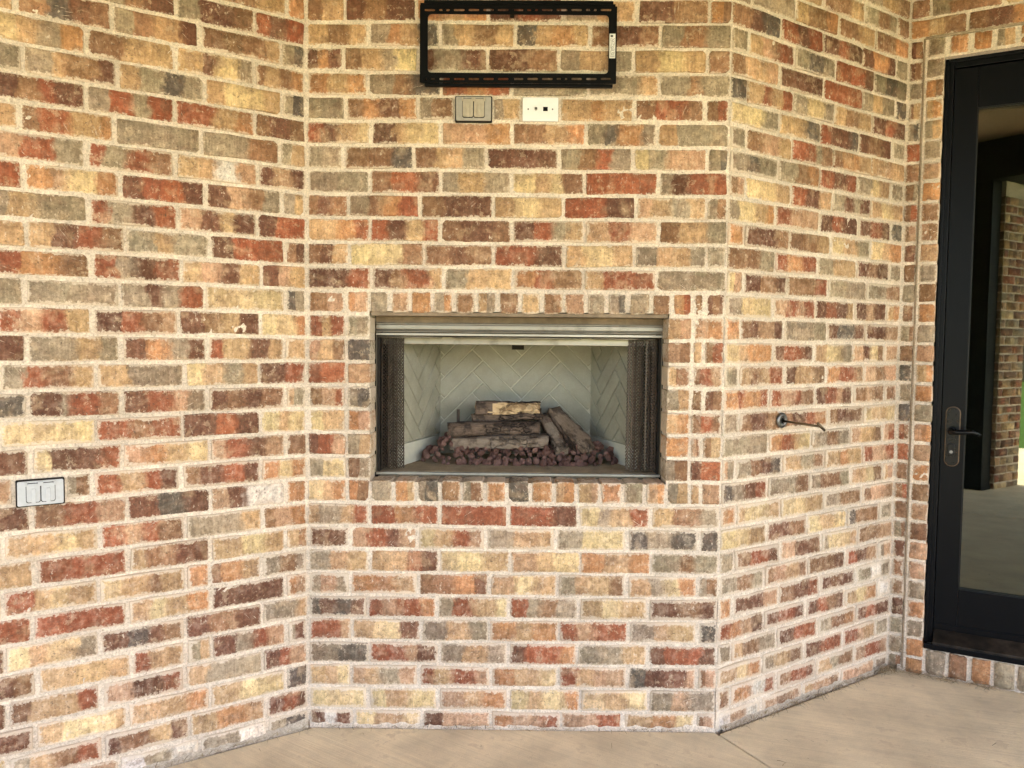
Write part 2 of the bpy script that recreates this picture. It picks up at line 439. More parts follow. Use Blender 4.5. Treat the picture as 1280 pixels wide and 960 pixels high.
# ------------------------------------------------------------------ courses read off the photograph: joint | colour zones | joint ...
ROWS_C = {
-1: "380|bt|431|dbd|521|oto|610|drd|704|gt|797|db|888|ob|917",
0: "380|tbt|460.6|gotk|551|gtbt|644|ktot|737|bddb|826.5|gbg|917",
1: "380|dod|428.8|btgy|523|dgd|609|ddb|699|gtg|792.5|tyt|884|b|916",
2: "380|oto|460|gbk|551|ror|640|gg|735|ggt|825|gbg|915",
3: "380|gg|431.6|bodo|522.5|gb|569|#|616|gt|652|#|700|tot|793|brb|882|br|915",
4: "381|rdty|462.8|dtyy|551|ppo|640|bto|733|gkog|822|tgg|914",
5: "381|gg|429|bbk|517|bttg|608|ddd|700|gbrg|791.5|ygpp|884.7|gk|914",
6: "382|gg|462|brd|551|gtg|640|ytyb|730.6|rrr|823.7|gdrr|913",
7: "382|bdb|435.6|gbor|525|bdd|617|tyt|704.7|rrd|795|ptgt|884|gb|912",
8: "383|ttor|461.6|rdtr|550.6|bdb|640|drgt|731|prp|823|btg|911",
9: "383|bdt|436.7|yyyb|530|bdb|616.7|rrd|705.7|tyt|793|gttg|884|g|909",
10: "384|ddr|465|dbrt|554|gtt|641.7|orb|730|trr|820.7|gg|908",
20: "385|tgtr|462|ror|550|rrr|636|rrd|723|ygtr|813|tbg|899",
21: "385|dd|437|prdp|522|ytrp|607|gtt|694|gyy|784|kgk|873.7|k|898",
22: "385|gtt|462|ttrd|549|yyt|638|tty|725.7|oto|814|gbg|898",
23: "385|gpg|437|oot|523.5|bbod|610.6|tyt|696.5|gttb|783|tgyo|873|gb|898",
24: "386|kdkd|459|rpro|546|grty|636|rgbg|723|tyt|811|dbd|897",
25: "386|rrp|440|tyyd|526.4|gtg|611.7|oto|699|rprr|784.7|gtt|873|k|896",
26: "386|gk|461|rrpd|548.6|gtg|635.4|drro|722|ggt|810|drrd|895",
27: "386|tty|439|ptgp|523|rtrp|613.5|oty|697.6|rtpp|784.7|kddp|870.8|bp|894",
28: "386|yyy|460|yty|547|pto|636|ytyo|725|yty|811|gpg|894",
29: "387|dwd|442|yty|527|dpp|613.5|opr|701|pr|778.5|toy|869|bp|893"}
ROWS_L = {
-1: "?|tbt|252|tbt|359|o|381", 0: "?|bdb|109|gbd|220|gdb|319|rdr|381", 1: "?|gt|18|bkdb|140|gbtd|250|bbbt|352|gk|381",
2: "?|ytgo|108|bbtt|220|tdyg|319|btbo|381", 3: "?|gg|28|gtbd|147|tgkg|256|tyyt|352.5|gk|381",
4: "?|dbrd|108|grgr|219|rrto|319|bdb|381", 5: "?|gt|23|brto|143|ggg|252|ggb|350|gt|381",
6: "?|prrg|108.4|rgrb|219|ttwp|322|dpd|382", 7: "?|dr|29|opyo|150.6|drrd|257|dpbg|353|gt|382",
8: "?|gtgg|111|rgdr|222.5|pdtd|322|drr|382", 9: "?|yt|32|tdrb|156.7|gtg|263|drr|356.7|bd|383",
10: "?|rob|114|rgdr|226.7|tpdt|327|dpt|383", 11: "?|g|31|ggg|150|gdgr|256.7|yyy|356.7|kg|383",
12: "?|rprt|115.7|drbp|224|dbtd|326|yyo|384", 13: "?|dpd|32.7|ggtg|151.7|dogd|259|rtdt|356|t|384",
14: "?|grbt|120|tgg|231.7|ytgt|324|ddr|384", 15: "?|rbk|35|dgrb|152|drpg|259|dbdb|356.7|tg|384",
16: "?|yyy|120|rbr|229|drd|326|yty|384", 17: "?|rd|38|yddr|153|poty|263|prdp|358|b|385",
18: "?|wp|17|#|81|gb|116|rtrd|226.7|bdrd|327|oyo|385", 19: "?|drd|40|brrp|159|dkd|263|pdww|358|oo|385",
20: "3|ttyt|125|rprb|231.7|ggt|329|bpo|385", 21: "?|yt|44|rrr|160|tbdd|264|tyt|357.5|tb|385",
22: "4|rtyt|124|ytbt|233|o|263|bot|328|gbg|386", 23: "?|rr|40|rrr|160|tyto|264|ddd|357.5|op|386",
24: "?|ytyg|125|dkdb|231.7|dbd|328|ggt|386", 25: "?|rdb|47|ttt|164|rtt|233|gt|264.6|dgrp|358|gd|386",
26: "?|bttr|127|pdr|232|tgg|329|drp|386", 27: "?|dd|44|tyyt|160|tto|262.5|tyy|357.5|k|386",
28: "?|gtbr|129|dbtd|237.5|tot|332.5|drd|386", 29: "?|wp|150|wgw|250|gw|335|gk|387"}
ROWS_R = {
-4: "925|bt|1000|gt|1085|gtb|1139", -3: "922|tb|970|bt|1030|bbt|1082|gbg|1123|b|1138",
-2: "920|g|941|gg|996|tbo|1049|bbt|1095.5|bbo|1138", -1: "919|bdk|977|rdr|1030|drd|1079|dod|1121|g|1137",
0: "918|g|936.7|tpbr|995|gkg|1045.6|rrd|1093.7|gkg|1136", 1: "917|bttp|975|ddd|1030.5|rrr|1079|gtg|1120|k|1135",
2: "916|k|935|trtr|992.4|gyg|1043.6|tbt|1091|drd|1133", 3: "915|yyg|974.5|ttk|1027|rdk|1075|dbd|1116|g|1132",
4: "914|g|934|bpt|990.6|rrgb|1042|bot|1090|tpt|1131", 5: "914|gkg|973.5|gbo|1025|rdr|1072.8|gyt|1113.7|g|1130",
6: "913|bp|932.6|yyt|990|rdt|1041|gdgd|1088.6|tyt|1129", 7: "912|gyto|970.4|rpp|1025|drd|1074|drd|1113.7|k|1128",
8: "911|oo|931.5|ddb|987|bbt|1038.4|ytg|1089|yto|1127", 9: "910|bbg|970|ror|1022.7|gtt|1071.4|dbd|1111.5|g|1126",
10: "909|yp|929.4|dbd|985|bbr|1036|gg|1084|gb|1125", 11: "908|gyy|966.5|prpr|1020.4|drdt|1068.5|dpd|1108|to|1124",
12: "907|oo|925.8|bdpd|980.7|ggg|1034|dkd|1081.8|ddp|1123", 13: "906|ytoo|966.5|drd|1018|tyg|1066.6|pdyb|1106|p|1122",
14: "905|gg|924.6|tbtr|981|dtb|1033|orp|1080.8|pbp|1121", 15: "904|oror|962|rprb|1018.8|drpd|1066.6|bpb|1106|bp|1120",
16: "904|g|924.6|bdb|977|bdro|1035|bdb|1080|yty|1119", 17: "903|gg|962|orty|1014.6|gbg|1063.4|ptb|1103.7|pr|1118",
18: "902|pg|920|gbdk|978.5|tgb|1031|tot|1078.5|rpr|1117", 19: "901|kgdr|960|ggb|1011.7|gbbg|1063.4|ttyb|1104.4|tp|1116",
20: "900|oo|921|tyyt|976|yyt|1030|gb|1077.6|bpb|1116", 21: "899|yyt|958|ddb|1009.7|yty|1059|kbb|1099|g|1115",
22: "899|g|919|brrd|975.7|pdb|1027.4|gyyt|1072.7|bbp|1114", 23: "898|gbg|956.5|bptb|1010|bbd|1057.5|rdp|1098|gp|1113",
24: "898|o|915.8|ddp|974|bdr|1024.6|dbd|1070|gwg|1113", 25: "897|ropd|955.5|drd|1008|drbd|1055.7|tyo|1096.5|w|1113",
26: "896|g|915|tbg|971|drr|1021.7|gbo|1069.5|drd|1112", 27: "895|tyo|952.6|gtb|1005.4|drr|1053.6|rpt|1094|g|1111",
28: "894|b|914|oowr|970.7|brd|1020|tgb|1067.4|prp|1111", 29: "893|wpw|952|pbp|1003|tpb|1051|pp|1092.6|g|1110"}

def lay(wall, parent, rows, tA, tB, r, smear0, far_t=None):
    """lays every course; tA / tB are the wall ends, courses above the picture are filled at random"""
    for k in range(29, TOPK-1, -1):
        if wall == 'C' and 11 <= k <= 19: continue
        z0, z1 = zk(k+1), zk(k)
        if k == 29: z0 = -.012
        zm = (z0+z1)/2
        sm = smear0*(.45+.95*max(0, k)/29)
        if k in rows:
            it = rows[k].split('|'); js = it[0::2]; toks = it[1::2]
            ts = [None if q == '?' else t_of(wall, float(q), zm) for q in js]
            if ts[0] is None: ts[0] = ts[1]-.2032 if toks[0] != '#' else ts[1]-.33
            if wall != 'L' or True: ts[-1] = tB
            if wall != 'L': ts[0] = tA
            seg = list(zip(ts[:-1], ts[1:], toks))
        else:
            ph = [0.05, .15, .1, .0][k % 4]+r.uniform(-.01, .01); seg = []; t = tB
            first = True
            while t > (far_t if far_t is not None else tA)+.02:
                w = ph+.03 if first else .2032; first = False
                t2 = max(t-w, far_t if far_t is not None else tA)
                if t2-tA < .03 and far_t is None: t2 = tA
                seg.insert(0, (t2, t, r.choice(MIXES))); t = t2
        if far_t is not None:
            t = seg[0][0]
            while t > far_t+.03:
                t2 = max(far_t, t-.2032); seg.insert(0, (t2, t, r.choice(MIXES))); t = t2
        for a, b_, tk in seg:
            if tk == '#': continue
            brick(parent, a, b_, z0, z1, tk, r, sm)

# ------------------------------------------------------------------ ground, slabs
LAWN_Z = -.07
b = NB('lawn_grass'); p = b.pos
gcol = b.mix(b.noise(p, 2.5, 4), (.045, .12, .012), (.10, .20, .025)); gcol = b.mix(b.noise(p, 60, 3), gcol, (.05, .10, .015))
M_LAWN = b.finish(gcol, .9, 0, b.bump(b.noise(p, 180, 3), .8, .02), .2)
lw = MB(); lw.add([(-400, -800, LAWN_Z), (400, -800, LAWN_Z), (400, 60, LAWN_Z), (-400, 60, LAWN_Z)], [(0, 1, 2, 3)])
tag(part('lawn', lw, M_LAWN), kind='structure')
sb = MB(); sb.add([(-6, -6.4, -.03), (7.5, -6.4, -.03), (7.5, 1.2, -.03), (-6, 1.2, -.03)], [(0, 1, 2, 3)])
tag(part('slab_bed', sb, M_SOIL), kind='structure')
patio = tag(empty('patio', (0, 0, 0)), kind='structure')
ang_r = math.atan2(-.30, .95); ang_l = math.atan2(-.55, .84)
M_CON_R = concrete('broomed_concrete_side', ang_r); M_CON_L = concrete('broomed_concrete_front', ang_l)
gap = .012
dL = np.array([math.cos(A_L), math.sin(A_L)]); nL = np.array([math.sin(A_L), -math.cos(A_L)])
dR = np.array([math.cos(A_R), math.sin(A_R)]); nR = np.array([math.sin(A_R), -math.cos(A_R)])
dD = np.array([math.cos(A_D), -math.sin(A_D)]); nD = np.array([-math.sin(A_D), -math.cos(A_D)])
CD = np.array(cornD)
jd = np.array([.471, -.882])                      # direction of the control joint that starts at the chimney corner
jp = np.array([W_C, -.018])
def isect(p1, d1, p2, d2):
    a = np.array([d1, -d2]).T; s = np.linalg.solve(a, p2-p1); return p1+s[0]*d1
jn = np.array([-jd[1], jd[0]])                    # to the right of the joint
oR = np.array([W_C, 0])+nR*.020
oD = CD+nD*.012
oL = nL*.020
oC = np.array([0, -.012])
def slab(poly, mat, top=0.0):
    n = len(poly)
    m = MB(); m.add([(x, y, top) for x, y in poly]+[(x, y, top-.1) for x, y in poly],
                    [tuple(range(n))]+[(i, (i+1) % n, n+(i+1) % n, n+i) for i in range(n)])
    me = m.mesh('slab', False, [mat]); bevelled(me, .003, 2, 60)
    return link('slab', me, None, patio)
jl = jp-jn*.0035; jr = jp+jn*.0035
far = -2.35
j_l_far = jl+jd*((far-jl[1])/jd[1]); j_r_far = jr+jd*((far-jr[1])/jd[1])
aRR = isect(oR, dR, jr, jd); cRD = isect(oR, dR, oD, dD)
eD = oD+dD*4.2
slab([aRR, j_r_far, (7.0, far), (7.0, eD[1]), tuple(eD), cRD], M_CON_R)
aLL = isect(oC, np.array([1., 0]), jl, jd); cLC = isect(oL, dL, oC, np.array([1., 0]))
eL = oL-dL*3.3
slab([cLC, tuple(eL), (eL[0], far), j_l_far, aLL], M_CON_L)
for x0, x1 in ((-5.5, -2.2), (-2.19, .75), (.76, 3.7), (3.71, 7.0)):
    slab([(x0, far-.008), (x0, -6.25), (x1, -6.25), (x1, far-.008)], M_CON_L)

# ------------------------------------------------------------------ fireplace wall
rc = random.Random(11)
wall_c = tag(empty('brick_wall', (0, 0, 0), 0), 'multicoloured brick chimney wall surrounding the firebox, between two angled walls', 'brick wall')
SX0, SX1 = .112, 1.097            # outer edges of the firebox surround
OX0, OX1 = .1815, 1.0275          # the opening
OZ0, OZ1 = zk(19), zk(12)
RD = .088                          # depth of the reveal
lay('C', wall_c, ROWS_C, 0.0, W_C, rc, .62)
stackL = ['bp', 'rtr', 'ptb', 'rr', 'bpr', 'yt', 'drp', 'gy', 'yto']
stackR = [('b', 'dbd'), 'po', ('t', 'br'), 'brp', ('b', 'db'), 'brb', ('pb', 'bt'), 'dr', ('t', 'p')]
for i, k in enumerate(range(11, 20)):
    z0, z1 = zk(k+1), zk(k)
    brick(wall_c, 0, SX0, z0, z1, stackL[i], rc, .5)
    q = stackR[i]
    if isinstance(q, tuple):
        brick(wall_c, SX1, SX1+.034, z0, z1, q[0], rc, .5); brick(wall_c, SX1+.034, W_C, z0, z1, q[1], rc, .5)
    else: brick(wall_c, SX1, W_C, z0, z1, q, rc, .5)
topr = ['op', 'g', 'p', 'o', 'go', 'b', 'tg', 'b', 't', 'b', 'p', 'g', 'gk', 'g', 'b', 'or']
botr = ['ob', 'g', 'ot', 'gk', 'b', 'gb', 'o', 'k', 'o', 'to', 'tp', 'o', 'g', 'to', 'gt']
for row, k in ((topr, 11), (botr, 19)):
    n = len(row); w = (SX1-SX0)/n
    ws = [w*(1+rc.uniform(-.06, .06)) for _ in row]; sc = (SX1-SX0)/sum(ws); t = SX0
    for tk, w_ in zip(row, ws):
        brick(wall_c, t, t+w_*sc, zk(k+1), zk(k)+(.0035 if k == 19 else 0), tk, rc, .35, D=RD, proud=.001, jt=.0125); t += w_*sc
for i, k in enumerate(range(12, 19)):
    brick(wall_c, SX0, OX0, zk(k+1), zk(k), ['gg', 'kk', 'pp', 'gk', 'op', 'gt', 'bg'][i], rc, .35, D=RD, proud=.001, ends=(1, .12))
    brick(wall_c, OX1, SX1, zk(k+1), zk(k), ['tp', 'pb', 'tb', 'gt', 'to', 'oo', 'gb'][i], rc, .35, D=RD, proud=.001, ends=(.12, 1))
ins = .0035
xa, xb, za, zb = OX0-ins, OX1+ins, OZ0-.007, OZ1+.009
ex = [[(xa, .003, za), (xa, RD, za), (xa, RD, zb), (xa, .003, zb)], [(xb, .003, zb), (xb, RD, zb), (xb, RD, za), (xb, .003, za)],
      [(xa, .003, zb), (xa, RD, zb), (xb, RD, zb), (xb, .003, zb)], [(xa, .003, za), (xb, .003, za), (xb, RD, za), (xa, RD, za)]]
mortar_sheet('mortar', wall_c, [(-.012, xa, -.03, CEIL), (xb, W_C, -.03, CEIL), (xa, xb, -.03, za), (xa, xb, zb, CEIL)], extra=ex, seed=3)

# ------------------------------------------------------------------ left wall
rl = random.Random(21)
wall_l = tag(empty('brick_wall', (0, 0, 0), A_L), 'multicoloured brick wall with the pale outlet cover, running up to the chimney wall', 'brick wall')
LFAR = -1.30
lay('L', wall_l, ROWS_L, LFAR, 0.0, rl, .62, LFAR)
mortar_sheet('mortar', wall_l, [(LFAR, .012, -.03, CEIL)], seed=13)
mortar_sheet('mortar', wall_l, [(-3.6, LFAR, -.03, CEIL)], step=.03, seed=15)
def joined_bricks(parent, ta, tb_, kmin, yoff, r, z_min=-.012):
    """brickwork nobody sees singly: one mesh, a colour for every brick"""
    fm = MB(); fcol = []
    for k in range(29, kmin-1, -1):
        t = tb_-(.1 if k % 2 else 0); ends = []
        if k % 2: ends.append((tb_-.1, tb_))
        while t > ta+.04: ends.append((max(ta, t-.2032), t)); t -= .2032
        for a, c_ in ends:
            a, c_ = a+.006, c_-.006
            z0, z1 = max(zk(k+1), z_min)+.0055, zk(k)-.0055
            o = yoff+r.uniform(-.001, .001); i = .003
            fm.add([(a, yoff+.012, z0), (c_, yoff+.012, z0), (c_, yoff+.012, z1), (a, yoff+.012, z1), (a, yoff+.003, z0), (c_, yoff+.003, z0), (c_, yoff+.003, z1), (a, yoff+.003, z1),
                    (a+i, o, z0+i), (c_-i, o, z0+i), (c_-i, o, z1-i), (a+i, o, z1-i)],
                   [(0, 1, 5, 4), (1, 2, 6, 5), (2, 3, 7, 6), (3, 0, 4, 7), (4, 5, 9, 8), (5, 6, 10, 9), (6, 7, 11, 10), (7, 4, 8, 11), (8, 9, 10, 11)])
            fcol += [(*PAL[r.choice('rdbtoygpbt')], 1)]*12
    me = fm.mesh('brick_courses', False, [M_BRICKFAR])
    ca = me.color_attributes.new('Col', 'FLOAT_COLOR', 'POINT')
    ca.data.foreach_set('color', np.array(fcol, np.float32).ravel())
    return tag(link('brick_courses', me, None, parent), kind='stuff')
joined_bricks(wall_l, -3.55, LFAR, TOPK, 0.0, rl)

# ------------------------------------------------------------------ right wall
rr = random.Random(31)
wall_r = tag(empty('brick_wall', (W_C, 0, 0), A_R), 'narrow multicoloured brick wall with the gas valve, between chimney corner and door wall', 'brick wall')
lay('R', wall_r, ROWS_R, 0.0, L_R, rr, .95)
mortar_sheet('mortar', wall_r, [(0, L_R+.012, -.03, CEIL)], seed=23)

# ------------------------------------------------------------------ door wall: strip, surround, rowlocks, bricks over the door
rd = random.Random(41)
wall_d = tag(empty('brick_wall', (cornD[0], cornD[1], 0), -A_D), 'brick wall framing the black glazed door', 'brick wall')
DX0 = .108; DX1 = DX0+1.06         # door opening
G0 = .047                           # groove between plain strip and surround
DZ0, DZ1 = .100, zk(-1)-.012
strip = ['db', 'g', 'bt', 'gk', 'r', 'b', 'bg', 'br', 'bp', 'd', 'b', 'g', 'b', 'gb', 'b', 'k', 'g', 'k', 'rb', 'r', 'b', 'br', 'b', 'gb', 'd', 'b', 'b', 'd', 'g', 'g', 'gb']
sur = ['g', 'ob', 'to', 'gt', 'g', 'p', 'o', 'b', 'pb', 't', 'g', 'b', 'o', 'g', 'p', 'to', 'o', 'g', 'po', 'p', 'o', 'b', 'p', 'b', 'p', 'p', 'g', 'o', 'g', 'o', 'o']
for i, k in enumerate(range(-1, 30)):
    z0, z1 = max(zk(k+1), -.012), zk(k)
    brick(wall_d, 0, G0, z0, z1, strip[i], rd, .35)
    if k >= -1: brick(wall_d, G0+.004, DX0, z0, z1, sur[i], rd, .3, D=.10, proud=.009, ends=(1, .1))
    brick(wall_d, DX1, DX1+.07, z0, z1, rd.choice(MIXES), rd, .3, D=.10, proud=.009, ends=(.1, 1))
brick(wall_d, 0, G0, zk(-1), zk(-2), 'db', rd, .3)
joined_bricks(wall_d, DX1+.075, 2.0, -1, 0.0, rd)   # beyond the door, outside the picture
# rowlock course over the door
t = G0+.004; i = 0
for tk in ['g', 'oo', 'o', 'gt', 'o', 'b', 'g', 'p', 'o', 'g', 'b', 't', 'o', 'g', 'p', 'b', 'o', 'g']:
    w = .0655*(1+rd.uniform(-.05, .05)); brick(wall_d, t, min(t+w, DX1+.07), zk(-1)-.002, zk(-2), tk, rd, .3, D=.10, proud=.009, jt=.0135); t += w
for k in range(-3, TOPK-1, -1):
    t = 0.0; js = {-3: [('otb', .168), ('bdo', .2032)], -4: [('b', .062), ('gbb', .2032)]}.get(k, [(rd.choice(MIXES), (.1 if k % 2 else .2032))])
    i = 0
    while t < 2.0:
        tk, w = js[i] if i < len(js) else (rd.choice(MIXES), .2032)
        brick(wall_d, t, t+w, zk(k+1), zk(k), tk, rd, .3); t += w; i += 1
# rowlock sill under the door
t = DX0+.004
for tk in ['g', 'b', 'o', 'g', 'g', 'o', 'b', 't', 'g', 'p', 'b', 'g', 'o', 'b', 'g']:
    w = .0675*(1+rd.uniform(-.05, .05))
    brick(wall_d, t, min(t+w, DX1), -.004, DZ0-.008, tk, rd, .35, D=.12, proud=.011, jt=.013); t += w
mz = zk(-1)-.004
mortar_sheet('mortar', wall_d, [(-.012, G0, -.03, CEIL), (G0, 2.0, zk(-2)-.004, CEIL), (DX1+.072, 2.0, -.03, zk(-2)-.004)], seed=33)
mortar_sheet('mortar', wall_d, [(G0+.002, DX0-.003, -.03, zk(-2)-.006), (DX0-.003, DX1+.003, mz, zk(-2)-.006), (DX1+.003, DX1+.072, -.03, zk(-2)-.006),
             (DX0-.003, DX1+.003, -.03, DZ0-.008)], seed=35, base=-.0045,
             extra=[[(DX0-.003, -.003, -.03), (DX0-.003, .11, -.03), (DX0-.003, .11, mz), (DX0-.003, -.003, mz)],
                    [(DX1+.003, -.003, mz), (DX1+.003, .11, mz), (DX1+.003, .11, -.03), (DX1+.003, -.003, -.03)],
                    [(DX0-.003, -.003, mz), (DX0-.003, .11, mz), (DX1+.003, .11, mz), (DX1+.003, -.003, mz)],
                    [(DX0-.003, -.003, DZ0-.008), (DX1+.003, -.003, DZ0-.008), (DX1+.003, .12, DZ0-.008), (DX0-.003, .12, DZ0-.008)],
                    [(G0+.002, -.004, -.03), (G0+.002, .006, -.03), (G0+.002, .006, mz+.06), (G0+.002, -.004, mz+.06)]])
# round bead of caulk in the groove
M_BEAD = mortar_material('bead_mortar', (.40, .31, .22))
g = MB(); pts = [(G0+.0005+.001*(vnoise(z*9, 0, 0, 5)-.5), .0015, z) for z in np.linspace(-.02, zk(-2)+.0, 60)]
g.tube(pts, [.0042+.0016*float(vnoise(i*.7, 0, 0, 4)) for i in range(60)], 8)
g.tube([(t, .0015, zk(-2)+.001) for t in np.linspace(G0, 1.2, 30)], .005, 8)
part('caulk_bead', g, M_BEAD, wall_d, smooth=True)
# ------------------------------------------------------------------ mortar skirts at the foot of the angled walls
def skirt(parent, t0, t1, h, w, seed, mat):
    n = int(abs(t1-t0)/.012); vs = []; fs = []; prof = 6
    for i in range(n+1):
        t = t0+(t1-t0)*i/n
        hh = h*(.45+.9*float(vnoise(t*7, 0, 0, seed)))+.010*float(vnoise(t*60, 0, 0, seed+4)); ww = w*(.7+.6*float(vnoise(t*9, 3, 0, seed)))
        for q in range(prof+1):
            s_ = q/prof
            y = -ww*s_**1.4+.004; z = hh*(1-s_)**.8-.004
            z += .004*(float(vnoise(t*70, s_*5, 0, seed+2))-.5); y -= .003*float(vnoise(t*90, s_*7, 2, seed+3))
            vs.append((t, y, z))
        vs.append((t, -ww-.001, -.03))
    k = prof+2
    for i in range(n):
        for q in range(k-1): fs.append((i*k+q, i*k+q+1, (i+1)*k+q+1, (i+1)*k+q))
    m = MB(); m.add(vs, fs)
    return part('mortar_skirt', m, mat, parent, smooth=True)
skirt(wall_l, -3.5, -.004, .018, .015, 51, M_SKIRT)
skirt(wall_r, .02, L_R-.01, .013, .013, 61, M_SKIRT)
skirt(wall_c, .004, W_C-.004, .012, .009, 71, M_MORTAR)
skirt(wall_d, .03, 1.2, .012, .010, 81, M_MORTAR)
# ------------------------------------------------------------------ the firebox set into the chimney wall
fbase = Vector((.6045, .10, .73))
fire = tag(empty('fireplace', fbase), 'steel gas firebox with herringbone panels and open chain mesh curtains, in the chimney wall', 'fireplace')
def fpart(name, mb, mat, parent=fire, **k):
    return part(name, mb, mat, parent, loc=(-fbase if parent is fire else (0, 0, 0)), **k)
def Zp(py, d): return float(P(640, py, d)[2])
def Xp(px, py, d): return float(P(px, py, d)[0])
FD = .082
b = NB('refractory_panel'); p = b.pos
v = b.m('MULTIPLY', b.lin(b.noise(p, 14, 4, .6), .3, .7, .86, 1.1), b.lin(b.noise(p, 180, 3, .6), .3, .7, .93, 1.06))
c_ = b.mix(1, (.325, .308, .238), b.val(v), 'MULTIPLY')
soot = b.step(b.noise(b.vm('ADD', p, (2, 1, 5)), 6, 4, .6), .55, .75, 0, .4)
c_ = b.mix(soot, c_, (.24, .215, .16))
M_PANEL = b.finish(c_, .85, 0, b.bump(b.noise(p, 260, 3), .4, .001), .25)
M_PANELWHITE = simple('pale_panel', (.48, .475, .40), .8, 0, 60, .06, .001)
M_GROOVE_LIT = simple('lit_panel_groove', (.47, .44, .345), .9, 0, 80, .1)  # paler than the blocks: the lit groove edges are put into the colour
b = NB('dusty_hearth'); p = b.pos
v = b.m('MULTIPLY', b.lin(b.noise(p, 18, 4, .6), .3, .7, .75, 1.2), b.lin(b.noise(p, 200, 2), .3, .7, .85, 1.12))
M_HEARTH = b.finish(b.mix(1, (.36, .285, .19), b.val(v), 'MULTIPLY'), .9, 0, b.bump(b.noise(p, 200, 3), .5, .002), .2)
b = NB('sheet_steel_rail'); p = b.pos
st = b.noise(b.vm('MULTIPLY', p, (3, 60, 160)), 1, 3, .6); bl = b.noise(p, 16, 4, .65)
M_RAIL = b.finish(b.mix(b.step(bl, .5, .7, 0, .6), (.25, .225, .18), (.11, .09, .064)), b.lin(st, .3, .7, .30, .52), .9, b.bump(st, .2, .0006))

FLZ = .735; BK = .50; BX0, BX1 = .330, .860; SFX0, SFX1, SFD = .2186, .988, .165; PTOP = 1.26
# frame strips
m = MB(); m.box((OX0+.002, FD, OZ0+.001), (Xp(470, 500, FD), FD+.03, OZ1-.004)); fpart('side_flange', m, M_STEELDIRTY, bev=.001)
m = MB(); m.box((Xp(827, 500, FD), FD, OZ0+.001), (OX1-.002, FD+.03, OZ1-.004)); fpart('side_flange', m, M_STEELDIRTY, bev=.001)
xl, xr = Xp(470, 500, FD)+.0005, Xp(827, 500, FD)-.0005
m = MB(); m.box((OX0+.001, .005, OZ1-.0035), (OX1-.001, FD+.02, OZ1+.0065)); fpart('steel_lintel', m, M_LINTEL)
zt0, zt1 = Zp(416.5, FD), Zp(405, FD)
m = MB(); zq = zt1-zt0
for f0, f1, y0 in ((0, .16, -.009), (.16, .30, -.003), (.30, .82, -.006), (.82, 1, -.010)): m.box((xl, FD+y0, zt0+zq*f0+.0002), (xr, FD+.02, zt0+zq*f1-.0002))
tr = fpart('top_rail', m, M_RAIL, bev=.002)
m = MB(); m.box((xl, FD-.001, zt1+.0005), (xr, FD+.02, OZ1-.004)); fpart('top_filler', m, M_LINTEL)
z2, z3 = Zp(420.5, FD), Zp(417.5, FD)
m = MB(); m.box((xl, FD-.004, z2), (xr, FD+.004, z3)); fpart('curtain_track', m, M_STEEL, bev=.0008)
m = MB(); m.box((xl, FD+.006, z2-.004), (xr, FD+.020, z3)); fpart('track_shade_strip', m, M_SOOT_SHADE)  # black strip standing in for the shade behind the track
for a, c in ((470, 552), (566, 727), (742, 819)):
    m = MB(); zz = Zp(422.3, FD+.012)
    m.tube([(Xp(a, 422, FD+.012), FD+.012, zz), (Xp(c, 422, FD+.012), FD+.012, zz)], .0030, 10); fpart('curtain_rod', m, M_STEEL, smooth=True)
# hood
d_ = .135
m = MB(); m.prism([(xl+.01, Zp(431.5, d_)), (xr-.01, Zp(431.5, d_)), (xr-.01, Zp(424, d_)+.02), (xl+.01, Zp(424, d_)+.02)], d_, d_+.012)
fpart('hood_lip', m, M_RAIL, bev=.002)
m = MB(); m.box((.19, d_+.012, Zp(431.5, d_)+.002), (1.02, BK+.02, PTOP)); fpart('hood', m, M_SOOT_SHADE)
m = MB(); m.box((Xp(640, 434, .45), .44, Zp(437, .45)), (Xp(655, 434, .45), .46, Zp(430, .45)+.02)); fpart('damper_clip', m, M_SOOT_SHADE)
# bottom rail
m = MB(); m.box((xl, FD-.004, OZ0+.001), (xr, FD+.012, Zp(591.5, FD))); fpart('bottom_rail', m, M_STEEL, bev=.0015)
m = MB(); m.box((xl, FD+.013, OZ0+.001), (xr, FD+.024, Zp(591.5, FD)-.004)); fpart('bottom_track', m, M_STEELDIRTY, bev=.001)
# hearth; closed box added to keep stray sun out of the firebox
m = MB(); m.prism([(.191, FLZ-.02), (1.019, FLZ-.02), (1.019, FLZ), (.191, FLZ)], FD+.025, BK+.02); fpart('hearth', m, M_HEARTH)
m = MB()
for a, c in (((.15, .10, .70), (.19, .56, 1.30)), ((1.02, .10, .70), (1.06, .56, 1.30)), ((.19, .53, .70), (1.02, .56, 1.30)), ((.19, .10, 1.265), (1.02, .53, 1.30)), ((.19, .11, .68), (1.02, .53, .712))): m.box(a, c)
fpart('firebox_light_block', m, M_SOOT_SHADE)

def clip(poly, x0, x1, y0, y1):
    def cut(pl, f, inter):
        o = []
        for i in range(len(pl)):
            a, c = pl[i-1], pl[i]
            if f(c):
                if not f(a): o.append(inter(a, c))
                o.append(c)
            elif f(a): o.append(inter(a, c))
        return o
    def ix(X): return lambda a, c: (X, a[1]+(c[1]-a[1])*(X-a[0])/(c[0]-a[0]))
    def iy(Y): return lambda a, c: (a[0]+(c[0]-a[0])*(Y-a[1])/(c[1]-a[1]), Y)
    for f, it in ((lambda q: q[0] >= x0, ix(x0)), (lambda q: q[0] <= x1, ix(x1)), (lambda q: q[1] >= y0, iy(y0)), (lambda q: q[1] <= y1, iy(y1))):
        poly = cut(poly, f, it)
        if len(poly) < 3: return []
    return poly

